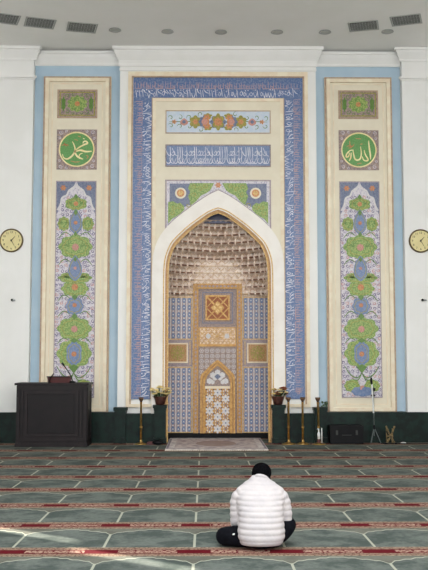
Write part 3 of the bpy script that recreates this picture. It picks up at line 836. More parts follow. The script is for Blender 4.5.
while zz < z1-.1:
    for s2 in (-1, 1): g.poly([(s2*(fx(ow)-w/2)+a, zz+b) for a, b in ((0,.03),(.022,0),(0,-.03),(-.022,0))], -.036, .006)
    zz += .075
xx = x0+w
while xx < x1-w:
    g.poly([(xx+a, z1-w/2+b) for a, b in ((0,.022),(.03,0),(0,-.022),(-.03,0))], -.036, .006); xx += .075
g.build('frame_motifs', 'mauve_light', pt)
# square star panel
sx = fx(12.2); za, zb2 = bz(320.5), bz(295.5); zc = (za+zb2)/2; hh = (zb2-za)/2
st = MB().box(-sx, sx, -.014, 0, za, zb2).build('star_panel', 'rust', pt)
g = MB().frame(-sx, sx, za, zb2, .03, -.03, .018)
g.ribbon([(-sx+.02, za+.02), (sx-.02, zb2-.02)], .03, -.026, .012, taper=False, sub=1); g.ribbon([(sx-.02, za+.02), (-sx+.02, zb2-.02)], .03, -.0265, .012, taper=False, sub=1)
for r_, w_ in ((hh*.92, .022), (hh*.5, .03)): g.ribbon([(sx/hh*r_*math.cos(k_*PI/2), zc+r_*math.sin(k_*PI/2)) for k_ in range(5)], w_, -.028, .012, taper=False, sub=1)
g.build('star_lattice', 'gold', st)
MB().poly([(0, zc+hh*.46), (sx*.46, zc), (0, zc-hh*.46), (-sx*.46, zc)], -.024, .01).build('star_centre', 'gold3', st)
MB().frame(-sx-.06, sx+.06, za-.06, zb2+.06, .014, -.012, .012).build('star_border', 'blue_grey', pt)
# rosette frieze
za, zb2 = bz(345), bz(327.5); sx = fx(18.5); zc = (za+zb2)/2
fz = MB().box(-sx, sx, -.014, 0, za, zb2).build('rosette_frieze', 'tan_tile', pt)
g = MB().frame(-sx, sx, za, zb2, .018, -.026, .014)
for s2 in (-1, 0, 1):
    for k_ in range(8):
        a = k_*PI/8+.2
        g.ribbon([(s2*sx*.55+.17*math.cos(a), zc+.15*math.sin(a)), (s2*sx*.55-.17*math.cos(a), zc-.15*math.sin(a))], .011, -.02, .006, taper=False, sub=1) if k_ % 2 == 0 else None
i_ = 0
for ii in range(9):
    for jj in range(4):
        g.ribbon([(-sx+.02+ii*sx*.22+(.035)*math.cos(k_*PI/3), za+.04+jj*.09+.035*math.sin(k_*PI/3)) for k_ in range(7)], .012, -.022, .007, taper=False, sub=1)
g.build('frieze_lattice', 'gold', fz)
g = MB()
for s2 in (-1, 1): g.poly(scallop(s2*sx*.5, zc, .055, .055, 8, .3), -.03, .012)
g.build('frieze_rosettes', 'white_tile', fz)
# lattice between frieze and door
g = MB(); zz = bz(361)
for ii in range(7):
    for jj in range(7):
        x_ = -sx+.05+ii*(2*sx-.1)/6; z_2 = bz(384)+.03+jj*.105
        if z_2 > bz(347): continue
        g.ribbon([(x_+.04*math.cos(k_*PI/3), z_2+.04*math.sin(k_*PI/3)) for k_ in range(7)], .011, -.008, .008, taper=False, sub=1)
        g.poly(circle(x_, z_2, .014, 6), -.009, .009)
g.build('star_grid', 'white_tile', pt)
MB().box(-sx, sx, -.02, .0, bz(346.6), bz(345)).build('ledge', 'gold', pt)
# arched door surround
DA = [(0,359.5),(3.5,362),(8,366),(13,371),(16.5,374.6),(17.3,377),(17.3,380)]
DI = [(0,365.8),(3,368),(7,371.5),(10.5,376),(12.3,381),(12.6,386)]
def darch(pr, zb_): 
    r_ = [(fx(a), bz(b)) for a, b in pr] + [(fx(pr[-1][0]), zb_)]
    return [(-a, b) for a, b in r_[1:]][::-1] + r_
MB().poly(darch(DA, .11) + darch(DI, .11)[::-1], -.07, .07).build('door_arch', 'gold', pt)
DM = [(0,362.6),(3.3,365),(7.5,368.8),(11.8,373.5),(14.6,378),(15,382)]
g = MB().tube([(a, -.075, b) for a, b in darch(DM, .11)], .014, 6)
g.build('door_arch_bead', 'gold2', pt)
dl = MB().poly(darch(DI, .11), -.02, .02).build('door_leaf', 'gold', pt)
ty = MB().poly(darch([(a, b) for a, b in DI], bz(386.5)), -.028, .008).build('tympanum', 'mauve', pt)
g = MB(); zc = bz(377.5)
for (a, b, r_) in ((0, .10, .06), (-.09, .045, .065), (.09, .045, .065), (-.16, -.07, .06), (.16, -.07, .06), (-.05, -.01, .05), (.05, -.01, .05), (-.1, -.09, .045), (.1, -.09, .045)):
    g.poly(scallop(a, zc+b, r_, r_, 6, .2, n=24), -.036-.0005*len(g.v)/40, .008)
g.build('tympanum_flower', 'white_tile', ty)
MB().poly(scallop(0, zc+.02, .06, .05, 4, .3), -.052, .01).build('tympanum_star', 'blue_grey', ty)
MB().box(-fx(12.5), fx(12.5), -.05, -.02, bz(388.5), bz(386)).build('transom', 'cream2', pt)
g = MB(); w = MB(); bd = MB(); top = bz(389.5); dw = fx(12); rows = 7; rh = (top-.13)/rows
for j in range(rows):
    for i in range(3):
        x_ = (-1+i)*dw*.66; z_2 = .13+(j+.5)*rh
        if (i+j) % 2: petals(w, x_, z_2, .088, 6, -.030, .008, rot=PI/6)
        else: w.poly(scallop(x_, z_2, .06, .075, 6, .35, n=36), -.029, .008); petals(g, x_, z_2, .055, 6, -.034, .006)
        bd.poly(circle(x_, z_2, .016, 8), -.038, .006)
w.build('door_stars', 'white_tile', dl); g.build('door_rosettes', 'gold2', dl); bd.build('door_studs', 'blue_grey', dl)
dk = MB()
for j in range(rows+1):
    for i in range(4):
        x_ = (-1.5+i)*dw*.62; z_2 = .13+j*rh
        dk.poly(circle(x_, z_2, .016, 6), -.026, .006)
dk.build('door_holes', 'navy', dl)

# ================================================================ CEILING FITTINGS
vent = None
for i, (px, py, side) in enumerate(((4,18,'left'), (40,22.5,'left'), (82,27,'left'), (363.5,25.5,'right'), (406,19.5,'right'))):
    c = atz(px, py, CZ)
    if vent is None:
        vent = thing('ceiling_vent', '', 'vent', (0,0,0), 0, 'square air vents in the ceiling')
        MB().frame(-.27, .27, -.23, .23, .022, 0, .012).build('frame', 'vent_metal', vent)
        MB().box(-.24, .24, .012, .016, -.2, .2).build('backing', 'vent_dark', vent)
        g = MB()
        for s_ in range(9): g.box(-.24, .24, .001, .005, -.19+s_*.043, -.183+s_*.043)
        for s_ in range(9): g.box(-.21+s_*.05, -.206+s_*.05, .001, .005, -.2, .2)
        g.build('grille', 'vent_metal', vent)
        o = vent
    else: o = copy_tree(vent)
    o['label'] = ['square ceiling vent cut off at the left edge of the photo', 'square ceiling vent, second from the left edge', 'square ceiling vent closest to the mihrab on the left side', 'square ceiling vent closest to the mihrab on the right side', 'square ceiling vent farthest right in the ceiling'][i]
    o.location = (c.x, c.y, CZ-.018)
    o.rotation_euler = (-PI/2, 0, -math.atan2(c.x, c.y-5.2)); o.rotation_euler = (PI/2, 0, -math.atan2(c.x, c.y-5.2))
    o.location.z = CZ-.019
    o.rotation_euler.x = -PI/2
    o.location.z = CZ-.001 - .0
    o.rotation_euler.x = PI/2; o.location.z = CZ-.018
    # local y (depth) points up after the turn
names = ['small round ceiling light next to the left vents', 'small round ceiling light above the left part of the blue band', 'small round ceiling light straight above the arch apex', 'small round ceiling light above the right part of the blue band', 'small round ceiling light above the inner edge of the right mural', 'small round ceiling light between the two right vents']
dlt = None
for i, (px, py) in enumerate(((115,29.5), (167.5,31), (221,31.5), (277,31.5), (325,31.5), (387.5,31))):
    c = atz(px, py, CZ)
    if dlt is None:
        dlt = thing('ceiling_downlight', '', 'ceiling light', (0,0,0), 0, 'round lights set in the ceiling ring')
        MB().lathe([(.085, 0), (.11, -.004), (.115, -.018), (.10, -.022), (.08, -.018), (.075, -.004)], 24).build('rim', 'vent_metal', dlt, True)
        MB().lathe([(.073, -.002), (.073, -.01)], 20).build('lens', 'lens', dlt)
        o = dlt
    else: o = copy_tree(dlt)
    o['label'] = names[i]; o.location = (c.x, c.y, CZ-.0005)

# ================================================================ CLOCKS AND WALL FITTINGS
def clock(px, py, label):
    c = at(px, py, W-.03); r = .228
    t = thing('wall_clock', label, 'clock', (c.x, W-.021, c.z), 0, 'pale yellow wall clocks')
    MB().lathe([(r, 0), (r, -.03), (r-.012, -.042), (r-.026, -.036), (r-.028, -.02)], 40, axis='Y').build('rim', 'clock_rim', t, False)
    MB().lathe([(r-.025, -.012), (r-.025, -.024)], 40, axis='Y').build('dial', 'dial', t)
    for hnum in range(1, 13):
        a = hnum*PI/6
        cu = bpy.data.curves.new('numeral', 'FONT'); cu.body = str(hnum); cu.size = .058; cu.align_x = 'CENTER'; cu.align_y = 'CENTER'; cu.extrude = .001
        cu.materials.append(M['black']); tmp = bpy.data.objects.new('numeral_text', cu); C.objects.link(tmp); bpy.context.view_layer.update()
        me = bpy.data.meshes.new_from_object(tmp.evaluated_get(bpy.context.evaluated_depsgraph_get())); bpy.data.objects.remove(tmp)
        o = bpy.data.objects.new('numeral', me); C.objects.link(o); o.parent = t
        o.location = (.158*math.sin(a), -.026, .158*math.cos(a)); o.rotation_euler = (PI/2, 0, 0)
    def hand(name, ang, L, w, y):
        s, c_ = math.sin(ang), math.cos(ang)
        MB().poly([(s*u+c_*v, c_*u-s*v) for u, v in ((-.02, -w), (L, -w*.4), (L, w*.4), (-.02, w))], y, .003).build(name, 'black', t)
    hand('hour_hand', math.radians(42), .10, .009, -.031); hand('minute_hand', math.radians(150), .125, .006, -.035)
    MB().lathe([(.012, -.03), (.012, -.040)], 12, axis='Y').build('hub', 'black', t)
clock(11.5, 240.5, 'round pale yellow wall clock on the left pilaster')
clock(420.5, 241, 'round pale yellow wall clock on the right pilaster')
def wallhook(px, py, label):
    c = at(px, py, W-.03)
    t = thing('wall_bracket', label, 'wall fitting', (c.x, W-.021, c.z))
    MB().lathe([(.035, 0), (.035, -.012), (.02, -.02)], 16, axis='Y').build('base_plate', 'white_plastic', t)
    MB().tube([(0, -.015, 0), (.02, -.06, -.005), (.05, -.08, -.01)], .014, 8).build('arm', 'steel', t)
    MB().ell((-.015, -.04, 0), (.022, .022, .022)).build('knob', 'black', t)
wallhook(13, 300, 'small metal wall fitting below the left clock'); wallhook(423, 300, 'small metal wall fitting below the right clock')

# ================================================================ OBJECTS ON THE FLOOR
# dark wooden cabinet desk
fl = atz(14.5, 447, 0); fr_ = atz(87.3, 447, 0)
x0, x1, Yf = fl.x, fr_.x, (fl.y+fr_.y)/2
w = (x1-x0)/2; hgt = Z(383, Yf); dp = .62
t = thing('wooden_desk_cabinet', 'large dark wooden desk cabinet with nested square mouldings, standing on the left', 'cabinet', ((x0+x1)/2, Yf+dp/2, 0))
d2 = dp/2
MB().box(-w+.02, w-.02, -d2+.02, d2, .06, hgt-.04).build('body', 'wood_dark', t)
MB().box(-w-.015, w+.015, -d2-.02, d2+.01, hgt-.04, hgt).build('top', 'wood_dark2', t)
MB().box(-w, w, -d2, d2, 0, .06).box(-w+.01, w-.01, -d2+.008, d2, .06, .085).build('plinth', 'wood_dark2', t)
g = MB()
for i_, (m1, w1, y1) in enumerate(((.02, .06, .02), (.11, .03, .012), (.17, .05, .024))):
    g.frame(-w+m1, w-m1, .085+m1*.6, hgt-.04-m1*.6, w1, -d2+.02-y1, y1)
g.build('front_moulding', 'wood_dark2', t)
MB().box(-w+.26, w-.26, -d2+.008, -d2+.02, .085+.17, hgt-.04-.17).build('front_panel', 'wood_dark', t)
sp = MB()
sp.v = []; 
for m1, w1, y1 in ((.05, .05, .015),):
    sp.box(w-.02, w-.02+y1, -d2+m1, -d2+m1+w1, .1, hgt-.08).box(w-.02, w-.02+y1, d2-m1-w1, d2-m1, .1, hgt-.08).box(w-.02, w-.02+y1, -d2+m1+w1, d2-m1-w1, hgt-.15, hgt-.08).box(w-.02, w-.02+y1, -d2+m1+w1, d2-m1-w1, .1, .17)
sp.build('side_moulding', 'wood_dark2', t)
# box on it
c = at(59.5, 383, Yf+.22)
t = thing('document_tray', 'red brown box tray on top of the dark wooden cabinet', 'tray', (c.x, Yf+.22, hgt))
MB().box(-.19, .19, -.10, .10, 0, .018).build('base', 'red_brown', t)
g = MB(); 
g.add([(-.19,-.10,.0),(.19,-.10,.0),(.21,-.115,.115),(-.21,-.115,.115),(-.19,-.09,.0),(.19,-.09,.0),(.21,-.105,.115),(-.21,-.105,.115)], [(0,1,2,3),(4,7,6,5),(3,2,6,7),(0,3,7,4),(1,5,6,2)])
g.box(-.20, -.185, -.10, .10, 0, .115).box(.185, .20, -.10, .10, 0, .115).box(-.19, .19, .09, .10, 0, .115); g.build('sides', 'red_brown', t)
MB().box(-.215, .215, -.125, -.10, .10, .12).build('rim', 'wood_dark2', t)
t = thing('gooseneck_microphone', 'black gooseneck microphone leaning left over the red brown tray', 'microphone', (at(72.5, 383, Yf+.12).x, Yf+.12, hgt))
MB().lathe([(.055, 0), (.055, .02), (.03, .035)], 16).build('base', 'black', t)
MB().tube([tuple(q_) for q_ in smooth([(0,0,.03), (-.03,0,.12), (-.09,0,.22), (-.16,0,.31)], 5)], .009, 8).build('neck', 'black', t)
MB().tube([(-.155,0,.305), (-.19,0,.35), (-.20,0,.365)], [.014,.018,.008], 10).build('microphone_head', 'black', t)
t = thing('pen_stand', 'small dark curved pen stand at left end of the red brown tray', 'pen stand', (at(49.5, 383, Yf+.08).x, Yf+.06, hgt))
MB().lathe([(.03, 0), (.03, .012), (.012, .02)], 12).build('base', 'black', t)
MB().tube([(0,0,.015), (.015,0,.09), (.05,0,.13), (.085,0,.185)], [.010,.010,.012,.005], 8).build('pen', 'black', t)

# brass stands (torch style posts)
st0 = None
labs = ['brass post stand alone in front of the left green dado', 'brass post stand nearest the red and cream flowers, right of the mihrab', 'middle brass post stand on the right, beneath the blue band foot', 'brass post stand before the right green marble pedestal']
for i, (px, top, pb) in enumerate(((141.5,399,443.5), (287.5,399.5,443), (301.5,399.5,443), (316.5,400,442.5))):
    c = atz(px, pb, 0); c.y = min(c.y, W-.42)
    if px > 280: c.y = W-.42 - (.05 if i == 3 else 0)
    if st0 is None:
        st0 = thing('brass_stand', '', 'stand', (0,0,0), 0, 'brass post stands along the wall')
        hh = .86
        MB().lathe([(.13, 0), (.13, .012), (.09, .022), (.035, .035), (.022, .07), (.02, .09)], 24).build('base', 'brass', st0, True)
        MB().lathe([(.020, .06), (.020, hh-.12), (.024, hh-.11), (.024, hh-.09)], 12).build('post', 'brass', st0, True)
        MB().lathe([(.018, hh-.10), (.024, hh-.07), (.046, hh-.03), (.050, hh), (.040, hh), (.036, hh-.02)], 16).build('cup', 'cup', st0, True)
        MB().lathe([(.028, .30), (.028, .33)], 12).build('collar', 'brass', st0)
        o = st0
    else: o = copy_tree(st0)
    o['label'] = labs[i]; o.location = (c.x, c.y, 0)
    if i == 3: o.rotation_euler = (0, math.radians(-1.2), 0)

# flower pots
def flowers(par, px, cols, lab, seed, spread):
    rnd = random.Random(seed)
    base = par.location; ztop = Z(405, W-.281)
    t = thing('flower_pot', lab, 'flower pot', (base.x, base.y-.005, ztop))
    MB().lathe([(.05, 0), (.065, .01), (.075, .06), (.095, .12), (.10, .13), (.085, .13), (.07, .11)], 20).build('pot', 'pot', t, True)
    g = MB(); fl_ = {c: MB() for c in cols}; stm = MB()
    for i in range(26):
        a = rnd.random()*2*PI; r = spread*rnd.random()**.6; z = .16 + .15*rnd.random()*(1-.4*r/spread)
        x, y = r*math.cos(a), r*math.sin(a)*.6
        stm.tube([(x*.2, y*.2, .09), (x*.6, y*.6, z*.6), (x, y, z)], .003, 4)
        col = cols[i % len(cols)]
        for k_ in range(5):
            b = 2*PI*k_/5; fl_[col].ell((x+.018*math.cos(b), y+.018*math.sin(b), z+.004), (.017, .017, .010), 6, 4)
        fl_[col].ell((x, y, z+.008), (.012, .012, .012), 6, 4)
    for i in range(20):
        a = rnd.random()*2*PI; r = spread*(.5+.6*rnd.random()); z = .12+.12*rnd.random()
        c, s = math.cos(a), math.sin(a)*.6
        p0 = Vector((c*r*.4, s*r*.4, .11)); p1 = Vector((c*r, s*r, z)); sd = Vector((-s, c, 0)).normalized()*.018; m1 = p0.lerp(p1, .55)+Vector((0,0,.02))
        g.add([p0, m1+sd, p1, m1-sd, m1+Vector((0,0,.006))], [(0,1,4),(1,2,4),(2,3,4),(3,0,4)])
    t.scale = (1.3, 1.2, 1.2)
    stm.build('stems', 'leaf', t); g.build('leaves', 'leaf', t)
    for c in cols: tag(fl_[c].build('blossoms', c, t), None, None)
flowers(pL, 161, ['petal'], 'pot of pale yellow flowers on the pedestal left of the mihrab', 3, .15)
flowers(pR, 276, ['petal', 'petal_red', 'petal_red'], 'pot of dark red and cream flowers on the pedestal right of the mihrab', 5, .13)

# small plant near the right pedestal, standing on the dado ledge
c = at(324.5, 412, W-.03)
t = thing('small_plant', 'small dark green plant on the dado ledge beside the right pedestal', 'plant', (c.x+.0, W-.04, zD))
MB().lathe([(.03, 0), (.04, .05), (.035, .05)], 12).build('pot', 'black', t)
g = MB()
rnd = random.Random(2)
for i in range(16):
    a = rnd.random()*6.28; z = .05+.14*rnd.random(); r = .02+.045*rnd.random()
    g.ell((r*math.cos(a), r*math.sin(a)*.6, z), (.022, .012, .018), 6, 4)
g.tube([(0,0,.03), (0,0,.19)], .006, 5); g.build('foliage', 'leaf', t)

# rug
a = atz(165, 450.5, 0); b = atz(268.5, 450.5, 0); Y0 = a.y; wd = (b.x-a.x)/2; Y1 = NB-.10
cxr = (a.x+b.x)/2
t = thing('prayer_rug', 'pale patterned rug lying in front of and inside the mihrab', 'rug', (cxr, (Y0+Y1)/2, .0)); hl = (Y1-Y0)/2
wd = min(wd, hwN-.01)
MB().box(-wd, wd, -hl, hl, .0, .016).build('pile', 'rug', t)
g = MB()
for i in range(60):
    x_ = -wd+.01+i*(2*wd-.02)/59; g.box(x_-.006, x_+.006, -hl-.05, -hl, .0, .008)
g.build('fringe', 'cream', t)

# black equipment case
c0 = atz(325.5, 441.5, 0); c1 = atz(358, 441.5, 0); Yc = W-.52; w = (c1.x-c0.x)/2*.98; hh = Z(425.5, Yc)
t = thing('black_case', 'long black equipment case on the floor against the right dado', 'case', ((c0.x+c1.x)/2, Yc+.16, 0))
MB().box(-w, w, -.15, .15, .015, hh*.62).build('body', 'black', t)
MB().box(-w-.006, w+.006, -.156, .156, hh*.62, hh-.01).box(-w+.02, w-.02, -.14, .14, hh-.01, hh).build('lid', 'black', t)
MB().tube([(-.08,-.155,hh*.5), (-.08,-.185,hh*.5), (.08,-.185,hh*.5), (.08,-.155,hh*.5)], .008, 6).build('handle', 'vent_dark', t)
for sx_ in (-1, 1): MB().box(sx_*w*.6-.02, sx_*w*.6+.02, -.165, -.155, hh*.5, hh*.74).build('latch', 'vent_dark', t)

# microphone stand
c = atz(374, 441, 0); c.y = W-.30; X_ = at(374, 420, c.y).x
t = thing('microphone_stand', 'thin microphone stand with white tube clipped beside the pole, right of the black case', 'microphone stand', (X_, c.y, 0))
zt_ = Z(387, c.y)
MB().tube([(0,0,.14), (0,0,zt_)], .008, 8).build('pole', 'dull_steel', t)
for k_ in range(3):
    a = PI/2+.3+k_*2*PI/3
    MB().tube([(0,0,.30), (.12*math.cos(a), .12*math.sin(a)*.8, .012)], .008, 6).build('leg', 'dull_steel', t)
MB().lathe([(.02, .26), (.02, .34)], 10).build('hub', 'black', t)
tp = at(371, 378, c.y).x-X_
MB().tube([(-.01, -.02, Z(413, c.y)), (tp-.0+.01, -.02, Z(384, c.y))], .016, 8).build('white_tube', 'white_plastic', t)
MB().tube([(tp+.01,-.02,Z(385,c.y)), (tp,-.02,Z(381,c.y)), (tp,-.02,Z(377.5,c.y))], [.014,.024,.016], 10).build('microphone_head', 'black', t)
MB().box(-.04, .03, -.03, .02, Z(391,c.y), Z(388,c.y)).box(-.05, .02, -.03, .02, Z(396.5,c.y), Z(394.5,c.y)).build('clip', 'black', t)

# small brass folding stand
c = atz(390, 442.5, 0); c.y = W-.36; X_ = at(390, 440, c.y).x; hh = Z(426, c.y)
t = thing('folding_book_stand', 'small brass and wood folding stand standing on the floor right of microphone stand', 'stand', (X_, c.y, 0))
for sgn in (-1, 1):
    MB().ribbon([(sgn*.09, .0), (-sgn*.0, hh*.45), (-sgn*.075, hh)], .03, -.06+sgn*.02, .018, taper=False, sub=2).build('leaf', 'old_brass', t)
    MB().ribbon([(sgn*.05, .0), (sgn*.055, hh*.85)], .022, .03, .018, taper=False, sub=1).build('leg', 'old_brass', t)
    MB().box(sgn*.09-.025, sgn*.09+.025, -.09, .05, 0, .03).build('foot', 'black', t)
MB().box(-.05, .05, -.05, .05, hh*.40, hh*.46).build('cross_bar', 'old_brass', t)
# white candle holder and spray bottle near the last brass stand
c = at(321.5, 443, W-.4)
t = thing('candle_holder', 'slim white candle holder right of the rightmost brass stand', 'candle holder', (c.x, W-.45, 0))
MB().lathe([(.035,0),(.035,.01),(.012,.03),(.010,.05)], 14).build('base', 'white_plastic', t, True)
MB().lathe([(.011,.04),(.011,.29),(.006,.30)], 10).build('candle', 'white_plastic', t, True)
c = at(318.3, 443, W-.4)
t = thing('spray_bottle', 'small white and red bottle at the foot of the rightmost brass stand', 'bottle', (c.x, W-.48, 0))
MB().lathe([(.028,0),(.030,.01),(.030,.09),(.026,.10)], 14).build('label_band', 'red_brown', t, True)
MB().lathe([(.027,.10),(.027,.20),(.012,.24),(.012,.27)], 14).build('body', 'white_plastic', t, True)
MB().box(-.03, .012, -.01, .01, .27, .295).build('nozzle', 'steel', t)
c = atz(153.5, 442, 0)
t = thing('folded_cloth', 'small dark red folded cloth on the floor beside the left brass stand', 'cloth', (at(151.5, 443, W-.42).x, W-.42, 0))
MB().box(-.08, .08, -.05, .05, 0, .03).box(-.07, .06, -.045, .045, .03, .05).build('folds', 'red_brown', t)
c = at(167.5, 441, W-.45)
t = thing('small_bag', 'small black pouch on the floor between left pedestal and the rug', 'bag', (-H(58), W-.52, 0))
MB().ell((0,0,.045), (.10,.06,.045)).build('pouch', 'black', t, True)
MB().tube([(-.04,0,.085), (-.02,0,.12), (.02,0,.12), (.04,0,.085)], .006, 6).build('strap', 'black', t)
c = at(404, 441, W-.35)
t = thing('shoe_horn', 'tiny pale object lying on the floor below the right dado', 'small object', (c.x, W-.3, 0))
MB().ell((0,0,.014), (.05,.02,.014)).build('body', 'white_plastic', t, True)
tag(MB().tube([tuple(q_) for q_ in smooth([(at(378,441,W-.2).x, W-.25, .008), (at(384,441,W-.2).x, W-.42, .008), (at(398,441,W-.2).x, W-.38, .008), (at(412,441,W-.2).x, W-.45, .008), (at(432,441,W-.2).x, W-.4, .008)], 6)], .008, 6).build('power_cable', 'black'), 'thin black cable running on the floor along the right dado', 'cable')

# ================================================================ PERSON
pc = atz(262.3, 552, 0); PXp = pc.x
per = thing('person', 'person in white puffer jacket and black cap sitting cross-legged on the carpet', 'person', (PXp, pc.y+.13, 0))
def skinmesh(name, verts, edges, radii, m, parent, root=0, sub=2):
    me = bpy.data.meshes.new(name); me.from_pydata(verts, edges, []); me.update()
    o = bpy.data.objects.new(name, me); C.objects.link(o); o.parent = parent
    md = o.modifiers.new('skin', 'SKIN'); md.use_smooth_shade = True
    me.skin_vertices.new() if hasattr(me.skin_vertices, 'new') else None
    sv = me.skin_vertices[0].data
    for i, r in enumerate(radii):
        sv[i].radius = (r, r) if not isinstance(r, tuple) else r
        sv[i].use_root = (i == root)
    s_ = o.modifiers.new('sub', 'SUBSURF'); s_.levels = sub; s_.render_levels = sub
    me.materials.append(M[m]); return o
V = []; E = []; Rr = []
def jv(p, r, par=None):
    V.append(p); Rr.append(r)
    if par is not None: E.append((par, len(V)-1))
    return len(V)-1
pel = jv((0,.0,.12), (.13,.10)); s1_ = jv((0,.03,.25), (.12,.09), pel); s2_ = jv((0,.10,.38), (.13,.09), s1_); s3_ = jv((0,.17,.46), (.09,.07), s2_)
nk = jv((.008,.23,.51), .048, s3_); hd0 = jv((.018,.275,.535), .05, nk); hd1 = jv((.025,.325,.555), .068, hd0); hd2 = jv((.025,.35,.59), .060, hd1)
for sg in (-1, 1):
    sh = jv((sg*.15,.16,.43), .045, s3_); el = jv((sg*.215,.13,.20), .038, sh); wr = jv((sg*.10,.34,.16), .025, el); pm_ = jv((sg*.06,.40,.145), .03, wr)
    for k_ in range(4):
        f0 = jv((sg*(.075-.018*k_),.425,.142), .009, pm_); L_ = (.03,.034,.032,.025)[k_]
        f1 = jv((sg*(.070-.019*k_),.425+L_,.135), .0085, f0); jv((sg*(.064-.019*k_),.43+L_*1.5,.112), .008, f1)
    t0 = jv((sg*.035,.385,.155), .010, pm_); jv((sg*.02,.405,.165), .009, t0)
    if sg < 0: hip = jv((-.09,.03,.11), .075, pel); kn = jv((-.30,.13,.09), .05, hip); an = jv((-.02,.33,.06), .035, kn); jv((.10,.36,.045), .035, an)
    else: hip = jv((.09,.03,.11), .075, pel); kn = jv((.235,.16,.19), .05, hip); an = jv((.05,.42,.06), .035, kn); jv((-.08,.46,.045), .035, an)
body = skinmesh('body', V, E, Rr, 'skin', per)
# face and ears (the face is turned down and away)
hc = Vector((0,.325,.585))
fm = MB()
fm.tube([(.025,.40,.575), (.025,.425,.545), (.025,.41,.54)], [.008,.013,.008], 8)
for sg in (-1, 1): fm.ell((.025+sg*.068,.345,.53), (.010,.018,.024), 10, 7)
fm.build('nose_and_ears', 'skin', per, True)
em = MB()
for sg in (-1, 1): em.ell((.025+sg*.03,.398,.575), (.012,.008,.008), 8, 6)
em.build('eyes', 'white_plastic', per, True)
MB().ell((.025,.40,.518), (.022,.008,.006), 8, 6).build('mouth', 'red_brown', per, True)
# cap
g = MB(); g.ell((.025,.325,.578), (.086,.105,.086), 22, 14)
o = g.build('knitted_cap', 'knit', per, True)
MB().ell((.02,.275,.535), (.080,.07,.05), 18, 10).build('hair', 'knit', per, True)
# jacket: torso + sleeves, quilted, voxel joined
def loft(mb, rings, n=40):
    vs = []
    for (c, rx, ry, ax, ay) in rings:
        for k_ in range(n):
            a = 2*PI*k_/n; cc, ss = math.cos(a), math.sin(a)
            cc = math.copysign(abs(cc)**.85, cc); ss = math.copysign(abs(ss)**.85, ss)
            vs.append(tuple(Vector(c) + Vector(ax)*rx*cc + Vector(ay)*ry*ss))
    m = len(rings)
    fs = [(i*n+k_, i*n+(k_+1) % n, (i+1)*n+(k_+1) % n, (i+1)*n+k_) for i in range(m-1) for k_ in range(n)]
    fs += [tuple(range(n-1, -1, -1)), tuple(range((m-1)*n, m*n))]
    mb.add(vs, fs)
def interp(tab, t):
    for i in range(len(tab)-1):
        if tab[i][0] <= t <= tab[i+1][0]:
            f = (t-tab[i][0])/(tab[i+1][0]-tab[i][0]); f = f*f*(3-2*f) if len(tab) < 4 else f
            return [a+(b-a)*f for a, b in zip(tab[i][1:], tab[i+1][1:])]
    return list(tab[-1][1:])
TT = [(.04,.0,.160,.125),(.07,.0,.180,.150),(.12,.005,.192,.155),(.2,.02,.186,.150),(.3,.055,.186,.142),(.38,.10,.194,.13),(.43,.125,.190,.12),(.465,.15,.180,.105),(.49,.17,.158,.092),(.51,.19,.128,.080),(.53,.21,.095,.07),(.55,.225,.066,.062),(.565,.235,.058,.056)]
jm = MB(); rings = []; nR = 110
seams = [.025,.075,.125,.172,.218,.262,.305,.345,.385,.425,.462,.50,.53,.57]
for i in range(nR+1):
    z = .04 + (.565-.04)*i/nR; y, rx, ry = interp(TT, z)
    for j in range(len(seams)-1):
        if seams[j] <= z <= seams[j+1]: ph = (z-seams[j])/(seams[j+1]-seams[j]); break
    puff = (math.sin(PI*ph)**.6)*.012 - .004
    rings.append(((0, y, z), rx+puff, ry+puff, (1,0,0), (0,1,0)))
loft(jm, rings, 56)
for sg in (-1, 1):
    path = smooth([(sg*.13,.14,.435), (sg*.182,.145,.38), (sg*(.198+.006*sg),.14,.29), (sg*(.199+.008*sg),.135,.215), (sg*.185,.19,.175), (sg*.14,.28,.17), (sg*.10,.345,.165)], 12)
    rings = []; m = len(path); up = Vector((0, 1, 0)); Ls = 0
    for i, p_ in enumerate(path):
        t_ = (path[min(i+1, m-1)]-path[max(i-1, 0)]).normalized()
        if i: Ls += (p_-path[i-1]).length
        a = (up - t_*up.dot(t_)).normalized(); b = t_.cross(a); up = a
        r = .060 - .018*(i/m); r = r*(1.0 if i < m*.6 else 1-.15*(i/m-.6))
        pf = (abs(math.sin(PI*Ls/.046+.4))**.6)*.011
        rings.append((tuple(p_), r+pf, r+pf, tuple(a), tuple(b)))
    loft(jm, rings, 28)
jk = jm.build('puffer_jacket', 'jacket', per, True)
rm = jk.modifiers.new('join', 'REMESH'); rm.mode = 'VOXEL'; rm.voxel_size = .0058; rm.use_smooth_shade = True
sm = jk.modifiers.new('soft', 'SMOOTH'); sm.factor = .5; sm.iterations = 4
# collar
g = MB(); g.tube([(.008,.222,.53), (.012,.235,.553), (.014,.24,.565)], [.07,.058,.045], 24); g.build('collar', 'jacket', per, True)
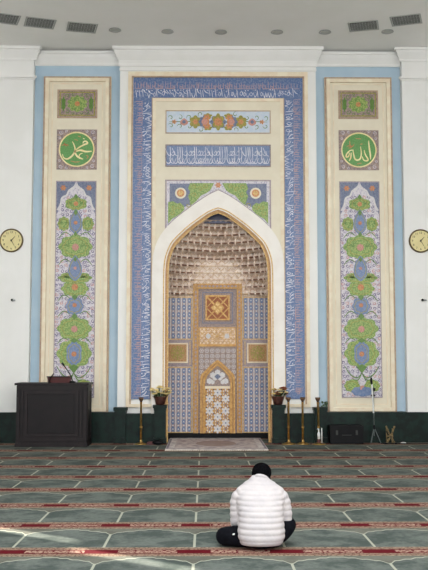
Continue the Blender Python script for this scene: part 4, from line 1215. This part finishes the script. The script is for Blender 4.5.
# trousers
tm = MB()
tm.ell((0,.02,.085), (.185,.17,.085), 26, 14)
def leg(pts, rs):
    P = smooth(pts, 6); n_ = len(P); rr = [rs[min(len(rs)-1, int(i/6))] + (rs[min(len(rs)-1, int(i/6)+1)]-rs[min(len(rs)-1, int(i/6))])*((i % 6)/6) for i in range(n_)]
    tm.tube(P, rr, 18); tm.ell(P[0], (rs[0],)*3, 14, 9); tm.ell(P[-1], (rs[-1],)*3, 14, 9)
leg([(-.09,.02,.09), (-.20,.06,.092), (-.295,.10,.082), (-.27,.18,.075), (-.15,.27,.065), (-.02,.33,.06)], [.088,.085,.078,.07,.06,.05])
leg([(.09,.02,.09), (.17,.07,.12), (.235,.14,.165), (.225,.22,.145), (.15,.33,.09), (.05,.42,.065)], [.088,.08,.068,.062,.055,.05])
tr = tm.build('trousers', 'black_cloth', per, True)
rm = tr.modifiers.new('join', 'REMESH'); rm.mode = 'VOXEL'; rm.voxel_size = .009; rm.use_smooth_shade = True
sm = tr.modifiers.new('soft', 'SMOOTH'); sm.factor = .5; sm.iterations = 6
for sg, p_ in ((-1, (.10,.36,.035)), (1, (-.08,.46,.035))):
    MB().ell(p_, (.10,.045,.035), 14, 9).build('sock', 'black_cloth', per, True)
MB().ell((-.222,-.012,.118), (.018,.006,.009), 10, 6).build('white_tag', 'white_plastic', per, True)

for o in list(bpy.data.objects):
    n_ = o.name.split('.')[0]
    if o.parent and n_ in ('white_script','copper_script','script_dots','scrollwork','copper_scrollwork','script','small_strokes','leaf_scrolls','corner_scrolls','leaf_veins','lattice_motifs','lattice_bars','lattice_flowers','frame_motifs','star_grid','frieze_lattice','door_stars','door_rosettes','door_studs','door_holes','pendants','fringe','brown_edge','gilded_edge','medallion_outlines','green_tendrils','blossoms','leaves','stems','tympanum_flower','side_lines'):
        o['kind'] = 'stuff'
# ================================================================ LIGHT
wd_ = bpy.data.worlds.new('world'); sc.world = wd_; wd_.use_nodes = True
bg = wd_.node_tree.nodes['Background']; bg.inputs[0].default_value = (.95, .98, 1.0, 1); bg.inputs[1].default_value = 1.6
sun = bpy.data.lights.new('sun', 'SUN'); sun.energy = 12; sun.angle = math.radians(.35); sun.color = (1, .93, .8)
so = bpy.data.objects.new('sun', sun); C.objects.link(so)
dv = Vector((SD.x*math.cos(SUN_EL), SD.y*math.cos(SUN_EL), -math.sin(SUN_EL)))
so.rotation_euler = dv.to_track_quat('-Z', 'Y').to_euler(); so.location = (-12, 20, 6)
sc.view_settings.view_transform = 'Standard'; sc.view_settings.look = 'None'; sc.view_settings.gamma = 1; sc.view_settings.use_curve_mapping = False
sc.view_settings.exposure = 1.08
